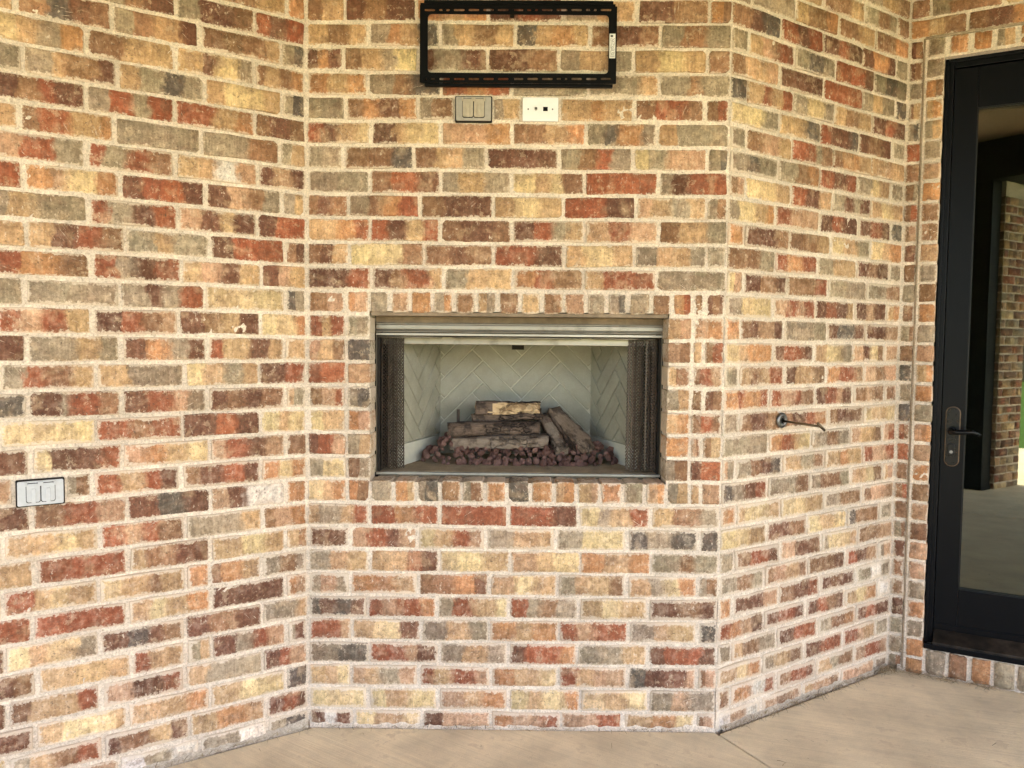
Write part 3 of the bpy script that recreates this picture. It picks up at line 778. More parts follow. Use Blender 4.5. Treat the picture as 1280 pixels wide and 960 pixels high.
TL, TW = .19, .0535
def herring(parent, wid, z0, z1, ox, oz, th=.005):
    """45 degree herringbone blocks, each its own piece, in the local x-z plane of parent"""
    g2 = .0023; q = math.sqrt(.5)
    for ia in range(-16, 17):
        for ib in range(-4, 5):
            for kind in (0, 1):
                bx, by = ia*TW+ib*(TL+TW), ia*TW+ib*(TW-TL)
                if kind == 0: x0, y0, x1, y1 = bx+g2, by+g2, bx+TL-g2, by+TW-g2
                else: x0, y0, x1, y1 = bx+TL+g2, by+TW-TL+g2, bx+TL+TW-g2, by+TW-g2
                poly = [(ox+(x-y)*q, oz+(x+y)*q) for x, y in ((x0, y0), (x1, y0), (x1, y1), (x0, y1))]
                poly = clip(poly, .001, wid-.001, z0, z1)
                if len(poly) < 3: continue
                ar = abs(sum(poly[i-1][0]*poly[i][1]-poly[i][0]*poly[i-1][1] for i in range(len(poly))))/2
                if ar < 1.2e-4: continue
                cx = sum(a for a, _ in poly)/len(poly); cz = sum(c for _, c in poly)/len(poly)
                mm = MB(); n = len(poly)
                sh = 1-.0012/.03
                vs = [(x-cx, 0, z-cz) for x, z in poly]+[(x-cx, -th*.7, z-cz) for x, z in poly]+[((x-cx)*sh, -th, (z-cz)*sh) for x, z in poly]
                fs = [(i+n*r_, (i+1) % n+n*r_, (i+1) % n+n*(r_+1), i+n*(r_+1)) for r_ in (0, 1) for i in range(n)]+[tuple(range(2*n, 3*n))]
                mm.add(vs, fs)
                part('panel_block', mm, M_PANEL, parent, loc=(cx, 0, cz))
def panel(p0, p1, anchor, plinth):
    p0, p1 = Vector(p0), Vector(p1); e = (p1-p0); wid = e.length; a = math.atan2(e.y, e.x)
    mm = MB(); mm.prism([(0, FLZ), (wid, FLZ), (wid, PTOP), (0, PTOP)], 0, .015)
    o = part('refractory_panel', mm, M_GROOVE_LIT, fire, loc=Vector((p0.x, p0.y, 0))-fbase, rot=(0, 0, a))
    herring(o, wid, FLZ+plinth+.002 if plinth else FLZ, PTOP, *anchor)
    if plinth:
        mm = MB(); mm.box((.002, -.012, FLZ+.001), (wid-.03, 0, FLZ+plinth)); part('plinth_strip', mm, M_PANELWHITE, o, bev=.001)
    return o
vz = Zp(499, BK)
panel((BX0, BK, 0), (BX1, BK, 0), (Xp(651.7, 499, BK)-BX0, vz), 0)
wL = math.hypot(BX0-SFX0, BK-SFD)
panel((SFX0, SFD, 0), (BX0, BK, 0), (.21, vz+.03), .068)
panel((BX1, BK, 0), (SFX1, SFD, 0), (.08, vz+.02), .068)

# chain mesh curtains: real zigzag wires hung in folds
b = NB('curtain_wire'); M_WIRE = b.finish(b.mix(b.noise(b.pos, 40, 3), (.085, .064, .049), (.21, .165, .13)), .45, .5)
def curtain(x0, x1, d0, zt, zb, folds, seed):
    r = random.Random(seed); path = []
    n = 900
    for i in range(n+1):
        s_ = i/n; ph = folds*2*math.pi*s_
        path.append((x0+(x1-x0)*s_+.004*math.sin(2*ph+seed), d0+.011*math.sin(ph)+.004*math.sin(ph*.37+seed)))
    for i in range(n+1):
        s_ = 1-i/n; ph = (folds-.5)*2*math.pi*s_+1.3
        path.append((x0+(x1-x0)*s_, d0+.017+.006*math.sin(ph)))
    n = len(path)-1
    L = 0; acc = [0]
    for i in range(n): L += math.hypot(path[i+1][0]-path[i][0], path[i+1][1]-path[i][1]); acc.append(L)
    sp = .0056; nw = int(L/sp); per = .0106
    nz = int((zt-zb)/(per/2)); vs = []; fs = []
    acc = np.array(acc); px = np.array([q[0] for q in path]); pd = np.array([q[1] for q in path])
    for w in range(nw+1):
        s0 = w*sp
        k = np.arange(nz+1); z = zt-k*per/2
        off = np.where(k % 2 == 0, 1, -1)*(1 if w % 2 else -1)*sp*.50
        s_ = np.clip(s0+off, 0, L)
        spread = 1+.05*(zt-z)/(zt-zb)
        X = np.interp(s_, acc, px); D = np.interp(s_, acc, pd)+np.where(k % 2 == 0, .0007, -.0007)
        X = (x0+x1)/2+(X-(x0+x1)/2)*spread
        b0 = len(vs); rr_ = .0015
        for i in range(nz+1):
            vs += [(X[i]-rr_, D[i], z[i]), (X[i]+rr_*.6, D[i]-rr_, z[i]), (X[i]+rr_*.6, D[i]+rr_, z[i])]
        for i in range(nz):
            q = b0+i*3
            for c in range(3): fs.append((q+c, q+(c+1) % 3, q+3+(c+1) % 3, q+3+c))
    me = bpy.data.meshes.new('mesh_curtain'); me.from_pydata(vs, [], fs); me.materials.append(M_WIRE)
    return link('mesh_curtain', me, None, fire, -fbase)
cz1, cz0 = Zp(422, .105), FLZ+.003
curtain(Xp(471, 500, .105), Xp(502, 500, .105), .122, cz1, cz0, 3.5, 1)
curtain(Xp(786, 500, .105), Xp(824, 500, .105), .122, cz1, cz0, 4.5, 2)

# ------------------------------------------------------------------ log grate, ceramic logs, lava rock
M_IRON = simple('rusty_iron', (.06, .042, .032), .75, .3, 60, .3, .001)
gr = tag(empty('log_grate', (.6, .35, FLZ)), 'dark iron grate under the ceramic logs in the firebox', 'grate')
for x in (.46, .56, .66, .80):
    m = MB(); m.tube([(x-.6, -.060, .036), (x-.6, -.058, .040), (x-.6, -.03, .043), (x-.6, .08, .043)], .0055, 6); part('bar', m, M_IRON, gr, smooth=True)
for x in (.47, .74):
    for y in (-.055, .07):
        m = MB(); m.tube([(x-.6, y, 0), (x-.6, y, .042)], .005, 6); part('leg', m, M_IRON, gr)
m = MB(); m.tube([(-.19, .0, .047), (.22, .0, .047)], .005, 6); part('cross_bar', m, M_IRON, gr)
m = MB(); m.tube([(-.195, .02, .046), (-.195, .02, .165)], .005, 6); part('upright', m, M_IRON, gr)

def bark(name, base, dark, pale, crack=.5, scale=1.0):
    b = NB(name); p = b.obj
    vo = b.n('TexVoronoi', {'feature': 'DISTANCE_TO_EDGE'}, Vector=b.vm('ADD', b.vm('MULTIPLY', p, (30*scale, 75*scale, 75*scale)), b.n('TexNoise', None, Vector=p, Scale=40.0).outputs[1]), Scale=1.0).outputs[0]
    big = b.noise(p, 14, 3, .6)
    msk = b.m('MULTIPLY', b.step(vo, .0, .10, 1, 0), b.step(big, .42, .62), clamp=True)
    fine = b.noise(b.vm('MULTIPLY', p, (40, 200, 200)), 1, 4, .65)
    c = b.mix(b.lin(fine, .3, .7), base, pale)
    c = b.mix(b.step(b.noise(p, 25, 4, .65), .47, .60, 0, .8), c, dark)
    c = b.mix(b.m('MULTIPLY', msk, crack), c, (.018, .013, .010))
    h = b.m('SUBTRACT', b.m('MULTIPLY', fine, .5), b.m('MULTIPLY', msk, 1.2))
    return b.finish(c, .85, 0, b.bump(h, .9, .004), .2)
M_BARK = bark('dark_bark', (.095, .062, .044), (.030, .021, .017), (.175, .125, .092), 1.0)
M_GREYLOG = bark('grey_brown_log', (.17, .128, .095), (.075, .055, .042), (.25, .195, .15), .5, .7)
M_TANLOG = bark('pale_split_wood', (.46, .31, .16), (.20, .12, .06), (.60, .43, .25), .4, .5)
M_BROWNLOG = bark('brown_smooth_log', (.185, .130, .092), (.085, .058, .042), (.27, .20, .145), .35, .5)

def gas_log(label, a, c, w, h, mats, seed, square=.5, roll=0, split=None, curve=0.0, taper=.9):
    """irregular log from a to c; local x is along the log. split: angular window (deg) of the paler split face"""
    a, c = Vector(a), Vector(c); L = (c-a).length; n, k = 26, 22
    vs = []; fs = []; mi = []
    for i in range(n+1):
        s_ = i/n; x = L*s_-L/2
        tp = 1+(taper-1)*s_
        for j in range(k):
            an = 2*math.pi*j/k
            cx, cz = math.cos(an), math.sin(an)
            pw = 2/(2+square*6)
            y = math.copysign(abs(cx)**pw, cx)*w/2*tp; z = math.copysign(abs(cz)**pw, cz)*h/2*tp
            nz = (vnoise(s_*4, cx*1.5, cz*1.5, seed)-.5)*.42+(vnoise(s_*16, cx*4, cz*4, seed+1)-.5)*.26+(vnoise(s_*40, cx*9, cz*9, seed+2)-.5)*.12
            f = 1+float(nz)
            if split and split[0] < math.degrees(an) % 360 < split[1]: f = 1-.10+float(nz)*.45
            vs.append((x+(.010*(float(vnoise(cx*2, cz*2, s_*0, seed+7))-.5) if i in (0, n) else 0), y*f, z*f+curve*math.sin(math.pi*s_)))
    for i in range(n):
        for j in range(k):
            fs.append((i*k+j, i*k+(j+1) % k, (i+1)*k+(j+1) % k, (i+1)*k+j))
            am = math.degrees(2*math.pi*(j+.5)/k)
            nn = float(vnoise(i*.35, j*.5, 0, seed+9))
            mi.append(1 if split and split[0]+30*(nn-.5) < am < split[1]+30*(nn-.5) and (.12+.25*nn) < i/n < 1.1 else 0)
    b0 = len(vs); vs += [(-L/2, 0, 0), (L/2, 0, 0)]
    for j in range(k): fs += [(b0, (j+1) % k, j), (b0+1, n*k+j, n*k+(j+1) % k)]; mi += [len(mats)-1]*2
    me = bpy.data.meshes.new('gas_log'); me.from_pydata(vs, [], fs)
    for q in mats: me.materials.append(q)
    me.polygons.foreach_set('material_index', mi); me.polygons.foreach_set('use_smooth', [True]*(n*k)+[False]*(2*k))
    o = link('gas_log', me)
    dv = (c-a).normalized(); q = dv.to_track_quat('X', 'Z')
    o.rotation_mode = 'QUATERNION'; o.rotation_quaternion = q @ Matrix.Rotation(R(roll), 3, 'X').to_quaternion()
    o.location = (a+c)/2
    tag(o, label, 'log', 'ceramic logs in the firebox')
    return o
def LP(px, py, d): return Vector(P(px, py, d))
gas_log('straight square-cut grey brown log lying lowest, right above the lava rock', LP(564, 553.0, .315), LP(684, 551.0, .315), .055, .034, [M_GREYLOG], 3, .9, 0, None, 0, 1.12)
gas_log('rough bark log lying on the square-cut bottom log', LP(560, 537.5, .335), LP(674, 535.5, .340), .062, .048, [M_BARK, M_BARK, M_GREYLOG], 5, .12, 0, None, .003, .92)
gas_log('dark cracked log wedged behind and under the pale topmost log', LP(590, 524, .385), LP(676, 517, .385), .05, .038, [M_BARK, M_GREYLOG], 8, .2, 0, None, 0, 1.05)
gas_log('short split log with pale tan face, topmost of the stack', LP(594, 509.5, .365), LP(674, 509.5, .375), .052, .042, [M_BARK, M_TANLOG, M_TANLOG], 12, .5, 0, (128, 222), 0, .92)
gas_log('leaning log with tan upper end and dark front end beside the stack', LP(678, 521, .395), LP(703, 566, .275), .036, .034, [M_BARK, M_GREYLOG], 16, .55, 20, (70, 140), 0, 1.15)
gas_log('thin charred log leaning between two thicker leaning logs', LP(692, 523, .40), LP(713, 560, .31), .026, .026, [M_BARK, M_BARK], 20, .3, 0, None, 0, 1.0)
gas_log('smooth light brown log leaning outermost towards the side panel', LP(692, 515, .43), LP(737, 570, .285), .054, .046, [M_BROWNLOG, M_BARK, M_BROWNLOG], 24, .55, 10, (165, 250), 0, 1.15)

b = NB('lava_rock'); p = b.obj; rnd = b.n('ObjectInfo').outputs['Random']
c = b.mix(rnd, (.17, .088, .070), (.29, .165, .135)); c = b.mix(b.step(b.noise(p, 160, 3), .5, .7, 0, .6), c, (.11, .05, .045))
M_LAVA = b.finish(c, .95, 0, b.bump(b.noise(p, 240, 3, .7), 1, .004), .15)
rk = random.Random(5); rocks = []
for q in range(12):
    bm = bmesh.new(); bmesh.ops.create_icosphere(bm, subdivisions=1, radius=1)
    sx, sy, sz = rk.uniform(.8, 1.25), rk.uniform(.8, 1.2), rk.uniform(.75, 1.05)
    for v in bm.verts:
        f = 1+rk.uniform(-.16, .16)+.75*(float(vnoise(v.co.x*1.6+9*q, v.co.y*1.6, v.co.z*1.6, 3))-.5)+.30*(float(vnoise(v.co.x*4, v.co.y*4+5*q, v.co.z*4, 4))-.5)
        v.co = Vector((v.co.x*sx, v.co.y*sy, v.co.z*sz))*f
    me = bpy.data.meshes.new('lava_rock'); bm.to_mesh(me); bm.free(); me.materials.append(M_LAVA); rocks.append(me)
def pile(x, y):
    """height of the rock bed"""
    h = .046*min(1, max(0, (y-.238)/.055))
    side = max(0, 1-abs(x-.385)/.05)*.045*min(1, max(0, (y-.26)/.06))+max(0, 1-abs(x-.885)/.05)*.012
    return h*(1 if .36 < x < .86 else max(0, 1-min(abs(x-.36), abs(x-.86))/.10))+side
placed = []
tries = 0
while len(placed) < 296 and tries < 26000:
    tries += 1
    y = .236+rk.random()**1.3*.16; x = rk.uniform(.295, .945); r_ = rk.choice((rk.uniform(.006, .009), rk.uniform(.0085, .0125), rk.uniform(.010, .0145)))
    tx = (y-SFD)/(BK-SFD)
    if x < SFX0+(BX0-SFX0)*tx+.022 or x > SFX1+(BX1-SFX1)*tx-.022: continue
    if x < .36 and y < .24+(.36-x)*.4: continue
    if x > .86 and y < .24+(x-.86)*.4: continue
    z = FLZ+pile(x, y)+r_*.55
    if rk.random() < .3: z = max(FLZ+r_*.6, z-.014)
    if any((x-a)**2+(y-b_)**2+(z-c)**2 < (.76*(r_+d))**2 for a, b_, c, d in placed): continue
    placed.append((x, y, z, r_))
for x, y, z, r_ in placed:
    o = link('lava_rock', rk.choice(rocks), None, None, (x, y, z), (rk.uniform(0, 6), rk.uniform(0, 6), rk.uniform(0, 6)))
    o.scale = (r_, r_, r_)
    tag(o, 'small reddish brown lava rock in the bed below the ceramic logs', 'lava rock', 'lava rocks under the gas logs')
# core of the heap so that no light shows through between the stones
# ------------------------------------------------------------------ television mount
PF = -.030
tv = tag(empty('tv_mount', P(647, 105, 0)), 'black slotted steel television wall mount frame bolted above the firebox', 'tv mount')
tb = Vector(tv.location)
def tp(px, py, d=PF): q = P(px, py, d); return (float(q[0]), float(q[2]))
x0, z1 = tp(525, 6.5); x1, z0 = tp(770, 105); ix0, iz1 = tp(535, 17.5); ix1, iz0 = tp(760, 92.5)
holes = [rrect(ix0, iz0, ix1, iz1, .010)]
for row, py in ((0, 12.6), (1, 98.8)):
    for i in range(13):
        cx, cz = tp(537.3+18.35*i, py)
        holes.append(rrect(cx-.0146, cz-.0030, cx+.0146, cz+.0030, .0028, 3))
plate_with_holes('wall_plate', rrect(x0, z0, x1, z1, .0015, 2), holes, .0025, M_BLACKPAINT, tv, Vector((0, PF, 0))-tb)
def tvbox(name, pxa, pya, pxb, pyb, d0, d1, bev=.0008):
    a = tp(pxa, pyb, d0); c = tp(pxb, pya, d0)
    m = MB(); m.box((a[0], d0, a[1]), (c[0], d1, c[1])); return part(name, m, M_BLACKPAINT, tv, bev=bev, loc=-tb)
tvbox('top_flange', 525.5, 5.2, 769.5, 6.3, PF, PF+.012, .0003)
tvbox('hook_rail', 530, 1.2, 767, 4.2, PF-.004, PF-.0015)
tvbox('hook_rail_web', 533, 2.6, 764, 5.5, PF+.004, PF+.010)
tvbox('bottom_flange', 531, 105.2, 766, 107.2, PF+.002, PF+.016)
for px, py in ((528, 14), (528, 97), (767, 14), (767, 97), (640, 14), (640, 97)):
    c = tp(px, py); m = MB(); m.box((c[0]-.006, PF+.0015, c[1]-.006), (c[0]+.006, -.0005, c[1]+.006)); part('stand_off', m, M_BLACKPAINT, tv, loc=-tb)
for px, py in ((555.6, 12.2), (666.5, 12.2), (740, 12.2), (536, 98.8), (703.5, 99)):
    c = tp(px, py); m = MB(); n = 12
    poly = [(c[0]+.0062*math.cos(2*math.pi*i/n), c[1]+.0062*math.sin(2*math.pi*i/n)) for i in range(n)]
    m.prism(poly, PF-.0055, PF-.0012)
    poly = [(c[0]+.004*math.cos(2*math.pi*i/6), c[1]+.004*math.sin(2*math.pi*i/6)) for i in range(6)]
    m.prism(poly, PF-.0085, PF-.0055)
    part('bolt', m, M_BLACKPAINT, tv, loc=-tb, bev=.0005)
b = NB('printed_sticker'); sp = b.n('SeparateXYZ', None, Vector=b.gen)
u, v = sp.outputs[0], sp.outputs[2]
lines = b.m('GREATER_THAN', b.m('FRACT', b.m('MULTIPLY', u, 7.0)), .5)
words = b.m('GREATER_THAN', b.n('TexWhiteNoise', {'noise_dimensions': '2D'}, Vector=b.n('CombineXYZ', None, X=b.m('FLOOR', b.m('MULTIPLY', u, 7.0)), Y=b.m('FLOOR', b.m('MULTIPLY', v, 44.0)), Z=0.0).outputs[0]).outputs[0], .30)
ins_ = b.m('MULTIPLY', b.m('GREATER_THAN', u, .12), b.m('LESS_THAN', u, .86))
blk = b.m('MULTIPLY', b.m('GREATER_THAN', v, .04), b.m('LESS_THAN', b.m('ABSOLUTE', b.m('SUBTRACT', v, .42)), .40))
msk = b.m('MULTIPLY', b.m('MULTIPLY', lines, words), b.m('MULTIPLY', ins_, blk))
top = b.m('MULTIPLY', b.m('MULTIPLY', b.m('GREATER_THAN', v, .86), b.m('LESS_THAN', v, .95)), b.m('MULTIPLY', b.m('GREATER_THAN', u, .15), b.m('LESS_THAN', u, .6)))
M_STICK = b.finish(b.mix(b.m('MAXIMUM', msk, top), (.62, .61, .58), (.05, .05, .05)), .45)
a = tp(761.5, 73); c = tp(769.3, 42.5); m = MB(); m.box((a[0], PF-.0018, a[1]), (c[0], PF-.00135, c[1]))
part('printed_label', m, M_STICK, tv, loc=-tb)['label'] = 'small white printed sticker on the side rail'

# ------------------------------------------------------------------ outlet covers and data plate
def outlet(loc, rz, w, h, mat, label, cmat):
    o = tag(empty('outlet_cover', loc, rz), label, 'outlet cover')
    m = MB(); m.prism(rrect(-w/2-.003, -.003, w/2+.003, h+.003, .003, 2), -.007, .002); part('gasket', m, M_GASKET_SHADE, o)
    m = MB(); m.prism(rrect(-w/2, 0, w/2, h, .003, 3), -.0125, -.007); part('base_plate', m, mat, o, bev=.0012)
    fw_ = w*.295
    for s_ in (-1, 1):
        cx = s_*(fw_/2+.0012)
        m = MB(); m.prism(rrect(cx-fw_/2, h*.14, cx+fw_/2, h*.90, .005, 4), -.0165, -.0127); f = part('flap', m, cmat, o, bev=.0012)
        m = MB(); m.prism(rrect(cx-fw_*.17, h*.12, cx+fw_*.17, h*.70, .002, 3), -.020, -.0166); part('finger_grip', m, cmat, f, bev=.001)
        m = MB(); m.prism(rrect(cx-fw_/2-.0011, h*.11, cx+fw_/2+.0011, h*.925, .005, 4), -.0128, -.01255); part('flap_gap_shade', m, M_GASKET_SHADE, f)  # shade in the gap round the flap, put in as black
    for cx, ww in ((-w*.31, .005), (0, .011), (w*.31, .005)):
        m = MB(); m.box((cx-ww/2, -.0185, h*.80), (cx+ww/2, -.0127, h*.97)); part('hinge', m, cmat, o, bev=.001)
    return o
a = P(570, 150.5, -.012); c = P(614, 121, -.012)
outlet(((a[0]+c[0])/2, 0, a[2]), 0, c[0]-a[0], c[2]-a[2], M_PLASTIC_GREY, 'grey weatherproof double outlet cover below the tv mount', M_FLAP)
def wallpt(w, t, z, off=0.0):
    (ox, oy), an = FR[w]; return Vector((ox+math.cos(an)*t+math.sin(an)*off, oy+math.sin(an)*t-math.cos(an)*off, z))
t0 = t_of('L', 21.5, .757, .012); t1 = t_of('L', 79.5, .757, .012)
outlet(wallpt('L', (t0+t1)/2, .7255), A_L, t1-t0, .0585, M_PLASTIC_PALE, 'pale grey weatherproof double outlet cover low on the angled brick wall', M_PLASTIC_PALE)
a = P(653, 151.5, -.005); c = P(698, 122, -.005); w = c[0]-a[0]; h = c[2]-a[2]
dp = tag(empty('data_plate', ((a[0]+c[0])/2, 0, a[2])), 'white wall plate with cable jack and black data port, below the tv mount', 'wall plate')
m = MB(); m.prism(rrect(-w/2, 0, w/2, h, .003, 3), -.0065, .003); part('plate', m, M_WHITE, dp, bev=.0015)
m = MB(); m.box((.0075, -.0072, h*.42), (.0205, -.0064, h*.60)); part('data_port', m, M_DARKHOLE, dp)
m = MB(); m.box((.006, -.0068, h*.40), (.022, -.00645, h*.62)); part('port_bezel', m, M_WHITE, dp)
m = MB(); m.tube([(-.0125, -.0064, h*.51), (-.0125, -.0135, h*.51)], .0042, 10); part('coax_jack', m, M_STEEL, dp, bev=.0004)
m = MB(); m.tube([(-.0125, -.0134, h*.51), (-.0125, -.0138, h*.51)], .0022, 8); part('jack_core', m, M_DARKHOLE, dp)
for x in (-.034, .034):
    m = MB(); m.tube([(x, -.0064, h*.5), (x, -.0074, h*.5)], .0024, 8); part('screw', m, M_ESC, dp)

# ------------------------------------------------------------------ gas valve and its key
tv_ = t_of('R', 976.5, .897); vl = wallpt('R', tv_, .8965)
gv = tag(empty('gas_valve', vl, A_R), 'round dark metal gas valve plate set in the narrow brick wall', 'gas valve')
m = MB()
prof = [(.0, .0235), (-.003, .0235), (-.0055, .0210), (-.0065, .0165), (-.0065, .0095), (-.002, .0080)]
n = 28; vs = []; fs = []
for y, r_ in prof:
    for i in range(n): an = 2*math.pi*i/n; vs.append((r_*math.cos(an), y-.001, r_*math.sin(an)))
for q in range(len(prof)-1):
    for i in range(n): fs.append((q*n+i, q*n+(i+1) % n, (q+1)*n+(i+1) % n, (q+1)*n+i))
m.add(vs, fs); part('escutcheon', m, M_ESC, gv, smooth=True)
m = MB(); m.prism([(.0085*math.cos(2*math.pi*i/14), .0085*math.sin(2*math.pi*i/14)) for i in range(14)], -.0032, -.001); part('socket', m, M_DARKHOLE, gv)
key = tag(empty('gas_valve_key', vl, A_R), 'thin aged brass key sticking out of the gas valve plate', 'valve key')
m = MB(); m.tube([(.001, -.004, -.001), (.002, -.06, -.004), (.003, -.135, -.0065)], .0036, 8); part('shaft', m, M_BRASS, key, smooth=True)
m = MB(); m.tube([(-.010, -.134, .004), (.003, -.1365, -.007), (.018, -.138, -.018)], [.0040, .0046, .0038], 8); part('cross_handle', m, M_BRASS, key, smooth=True)

# ------------------------------------------------------------------ glazed door
OFF = -.040
door = tag(empty('glazed_door', (cornD[0], cornD[1], 0), -A_D), 'black framed full-light glass door with lever handle', 'door')
yo = -OFF
DZT = DZ1+.010
jw = .027; sw0 = DX0+jw+.002; gx0 = D_at(1210, 436, OFF)[0]; gz0 = D_at(1240, 743, OFF)[1]; gz1 = D_at(1250, 131, OFF)[1]
SB = DZ0+.070                       # underside of the door leaf
m = MB(); m.box((DX0+.001, yo-.006, DZ0), (DX0+jw, yo+.07, DZT)); m.box((DX0+.001, yo-.016, DZ0), (DX0+.012, yo-.006, DZT)); part('jamb', m, M_DOOR, door, bev=.002)
m = MB(); m.box((DX1-jw, yo-.006, DZ0), (DX1-.001, yo+.07, DZT)); m.box((DX1-.012, yo-.016, DZ0), (DX1-.001, yo-.006, DZT)); part('jamb', m, M_DOOR, door, bev=.002)
m = MB(); m.box((DX0+jw+.0005, yo-.006, DZT-.03), (DX1-jw-.0005, yo+.07, DZT)); m.box((DX0+.013, yo-.016, DZT-.012), (DX1-.013, yo-.0062, DZT)); part('head_jamb', m, M_DOOR, door, bev=.002)
sx1 = DX1-jw-.002; gx1 = sx1-(gx0-sw0); lz1 = DZT-.033
m = MB(); m.box((sw0, yo, SB), (gx0, yo+.045, lz1)); part('stile', m, M_DOOR, door, bev=.0015)
m = MB(); m.box((gx1, yo, SB), (sx1, yo+.045, lz1)); part('stile', m, M_DOOR, door, bev=.0015)
m = MB(); m.box((gx0+.0005, yo+.0008, SB), (gx1-.0005, yo+.045, gz0)); part('bottom_rail', m, M_DOOR, door, bev=.0015)
m = MB(); m.box((gx0+.0005, yo+.0008, gz1), (gx1-.0005, yo+.045, lz1)); part('top_rail', m, M_DOOR, door, bev=.0015)
M_BEADD = simple('glazing_bead', (.012, .012, .010), .4, spec=.2)
for a, c in (((gx0, yo+.004, gz0), (gx0+.004, yo+.012, gz1)), ((gx0+.004, yo+.004, gz0), (gx1, yo+.012, gz0+.004)), ((gx0+.004, yo+.004, gz1-.004), (gx1, yo+.012, gz1))):
    m = MB(); m.box(a, c); part('glazing_bead', m, M_BEADD, door)
b = NB('reflective_glass')
gl = b.n('BsdfGlossy', None, Color=(.90, 1.0, .86), Roughness=0.0); tr_ = b.n('BsdfTransparent', None, Color=(.60, .64, .58))
mx = b.n('MixShader', None, i0=.145); b.t.links.new(tr_.outputs[0], mx.inputs[1]); b.t.links.new(gl.outputs[0], mx.inputs[2]); b.t.links.new(mx.outputs[0], b.out.inputs[0])
M_GLASS = b.mat
m = MB(); y_ = yo+.014; m.add([(gx0-.004, y_, gz0-.004), (gx1+.004, y_, gz0-.004), (gx1+.004, y_, gz1+.004), (gx0-.004, y_, gz1+.004)], [(0, 1, 2, 3)])
part('glass', m, M_GLASS, door)
# sill
m = MB(); m.prism([(0, 0), (1, 0)][:0] or [(DX0+.002, DZ0-.006), (DX1-.002, DZ0-.006), (DX1-.002, SB-.004), (DX0+.002, SB-.004)], yo+.012, yo+.07); part('threshold_riser', m, M_DOOR, door, bev=.001)
m = MB(); vs = [(x, y, z) for x in (DX0+jw+.001, DX1-jw-.001) for y, z in ((-.012, DZ0-.003), (-.012, DZ0+.018), (yo+.011, DZ0+.046), (yo+.011, DZ0-.003))]
m.add(vs, [(0, 1, 2, 3), (7, 6, 5, 4), (0, 4, 5, 1), (1, 5, 6, 2), (2, 6, 7, 3), (3, 7, 4, 0)]); part('threshold', m, M_SILL, door, bev=.002)
m = MB(); m.box((DX0+.002, -.016, DZ0-.008), (DX1-.002, -.0125, DZ0+.010)); part('threshold_nosing', m, M_DOOR, door, bev=.001)
# handle set
hx, hz = D_at(1190.5, 545.5, OFF); _, ht = D_at(1190.5, 508, OFF); _, hb = D_at(1190.5, 583, OFF)
hw = .0225
m = MB(); m.prism(rrect(hx-hw, hb, hx+hw, ht, .0215, 8), yo-.0045, yo-.0005); pl = part('handle_plate', m, M_BRONZE_EDGE, door, bev=.0015)
m = MB(); m.prism(rrect(hx-hw+.003, hb+.003, hx+hw-.003, ht-.003, .0187, 8), yo-.0075, yo-.0044); part('plate_face', m, M_HANDLE, pl, bev=.002)
lx, lz = D_at(1189, 538, OFF)
m = MB(); m.tube([(lx, yo-.007, lz), (lx, yo-.05, lz)], [.012, .009], 14); part('spindle_boss', m, M_HANDLE, pl, smooth=True)
e1 = D_at(1216, 541, OFF+.055); e2 = D_at(1226, 545, OFF+.05)
m = MB(); m.tube([(lx-.006, yo-.05, lz), (lx+.02, yo-.054, lz), (e1[0]-.02, yo-.056, e1[1]), (e1[0], yo-.054, e1[1]+.001), (e2[0], yo-.044, e2[1])], [.0095, .0085, .0072, .0066, .0045], 12); part('lever', m, M_HANDLE, pl, smooth=True)
kx, kz = D_at(1189, 562, OFF)
m = MB(); m.prism(rrect(kx-.011, kz-.022, kx+.011, kz+.022, .0105, 6), yo-.017, yo-.0074); kc = part('lock_cylinder', m, M_HANDLE, pl, bev=.0015)
m = MB(); m.prism([(kx+.0055*math.cos(2*math.pi*i/12), kz-.006+.0055*math.sin(2*math.pi*i/12)) for i in range(12)], yo-.0178, yo-.0168); part('keyway', m, M_ESC, kc)
# dark room behind the glass
M_ROOM = simple('dim_room', (.10, .09, .075), .9)
m = MB(); m.box((-.25, .16, -.02), (2.1, 3.2, CEIL-.01)); m.f = [f for i, f in enumerate(m.f) if i != 2]; m.m = m.m[:len(m.f)]
ro = tag(part('interior_room', m, M_ROOM, loc=(cornD[0], cornD[1], 0), rot=(0, 0, -A_D)), kind='structure')
m = MB(); m.box((-.25, .105, -.02), (DX0-.004, .16, CEIL-.01)); m.box((DX1+.004, .105, -.02), (2.1, .16, CEIL-.01)); m.box((DX0-.004, .105, zk(-1)), (DX1+.004, .16, CEIL-.01)); m.box((DX0-.004, .105, -.02), (DX1+.004, .16, DZ0-.01))
tag(part('interior_wall', m, M_ROOM, loc=(cornD[0], cornD[1], 0), rot=(0, 0, -A_D)), kind='structure')

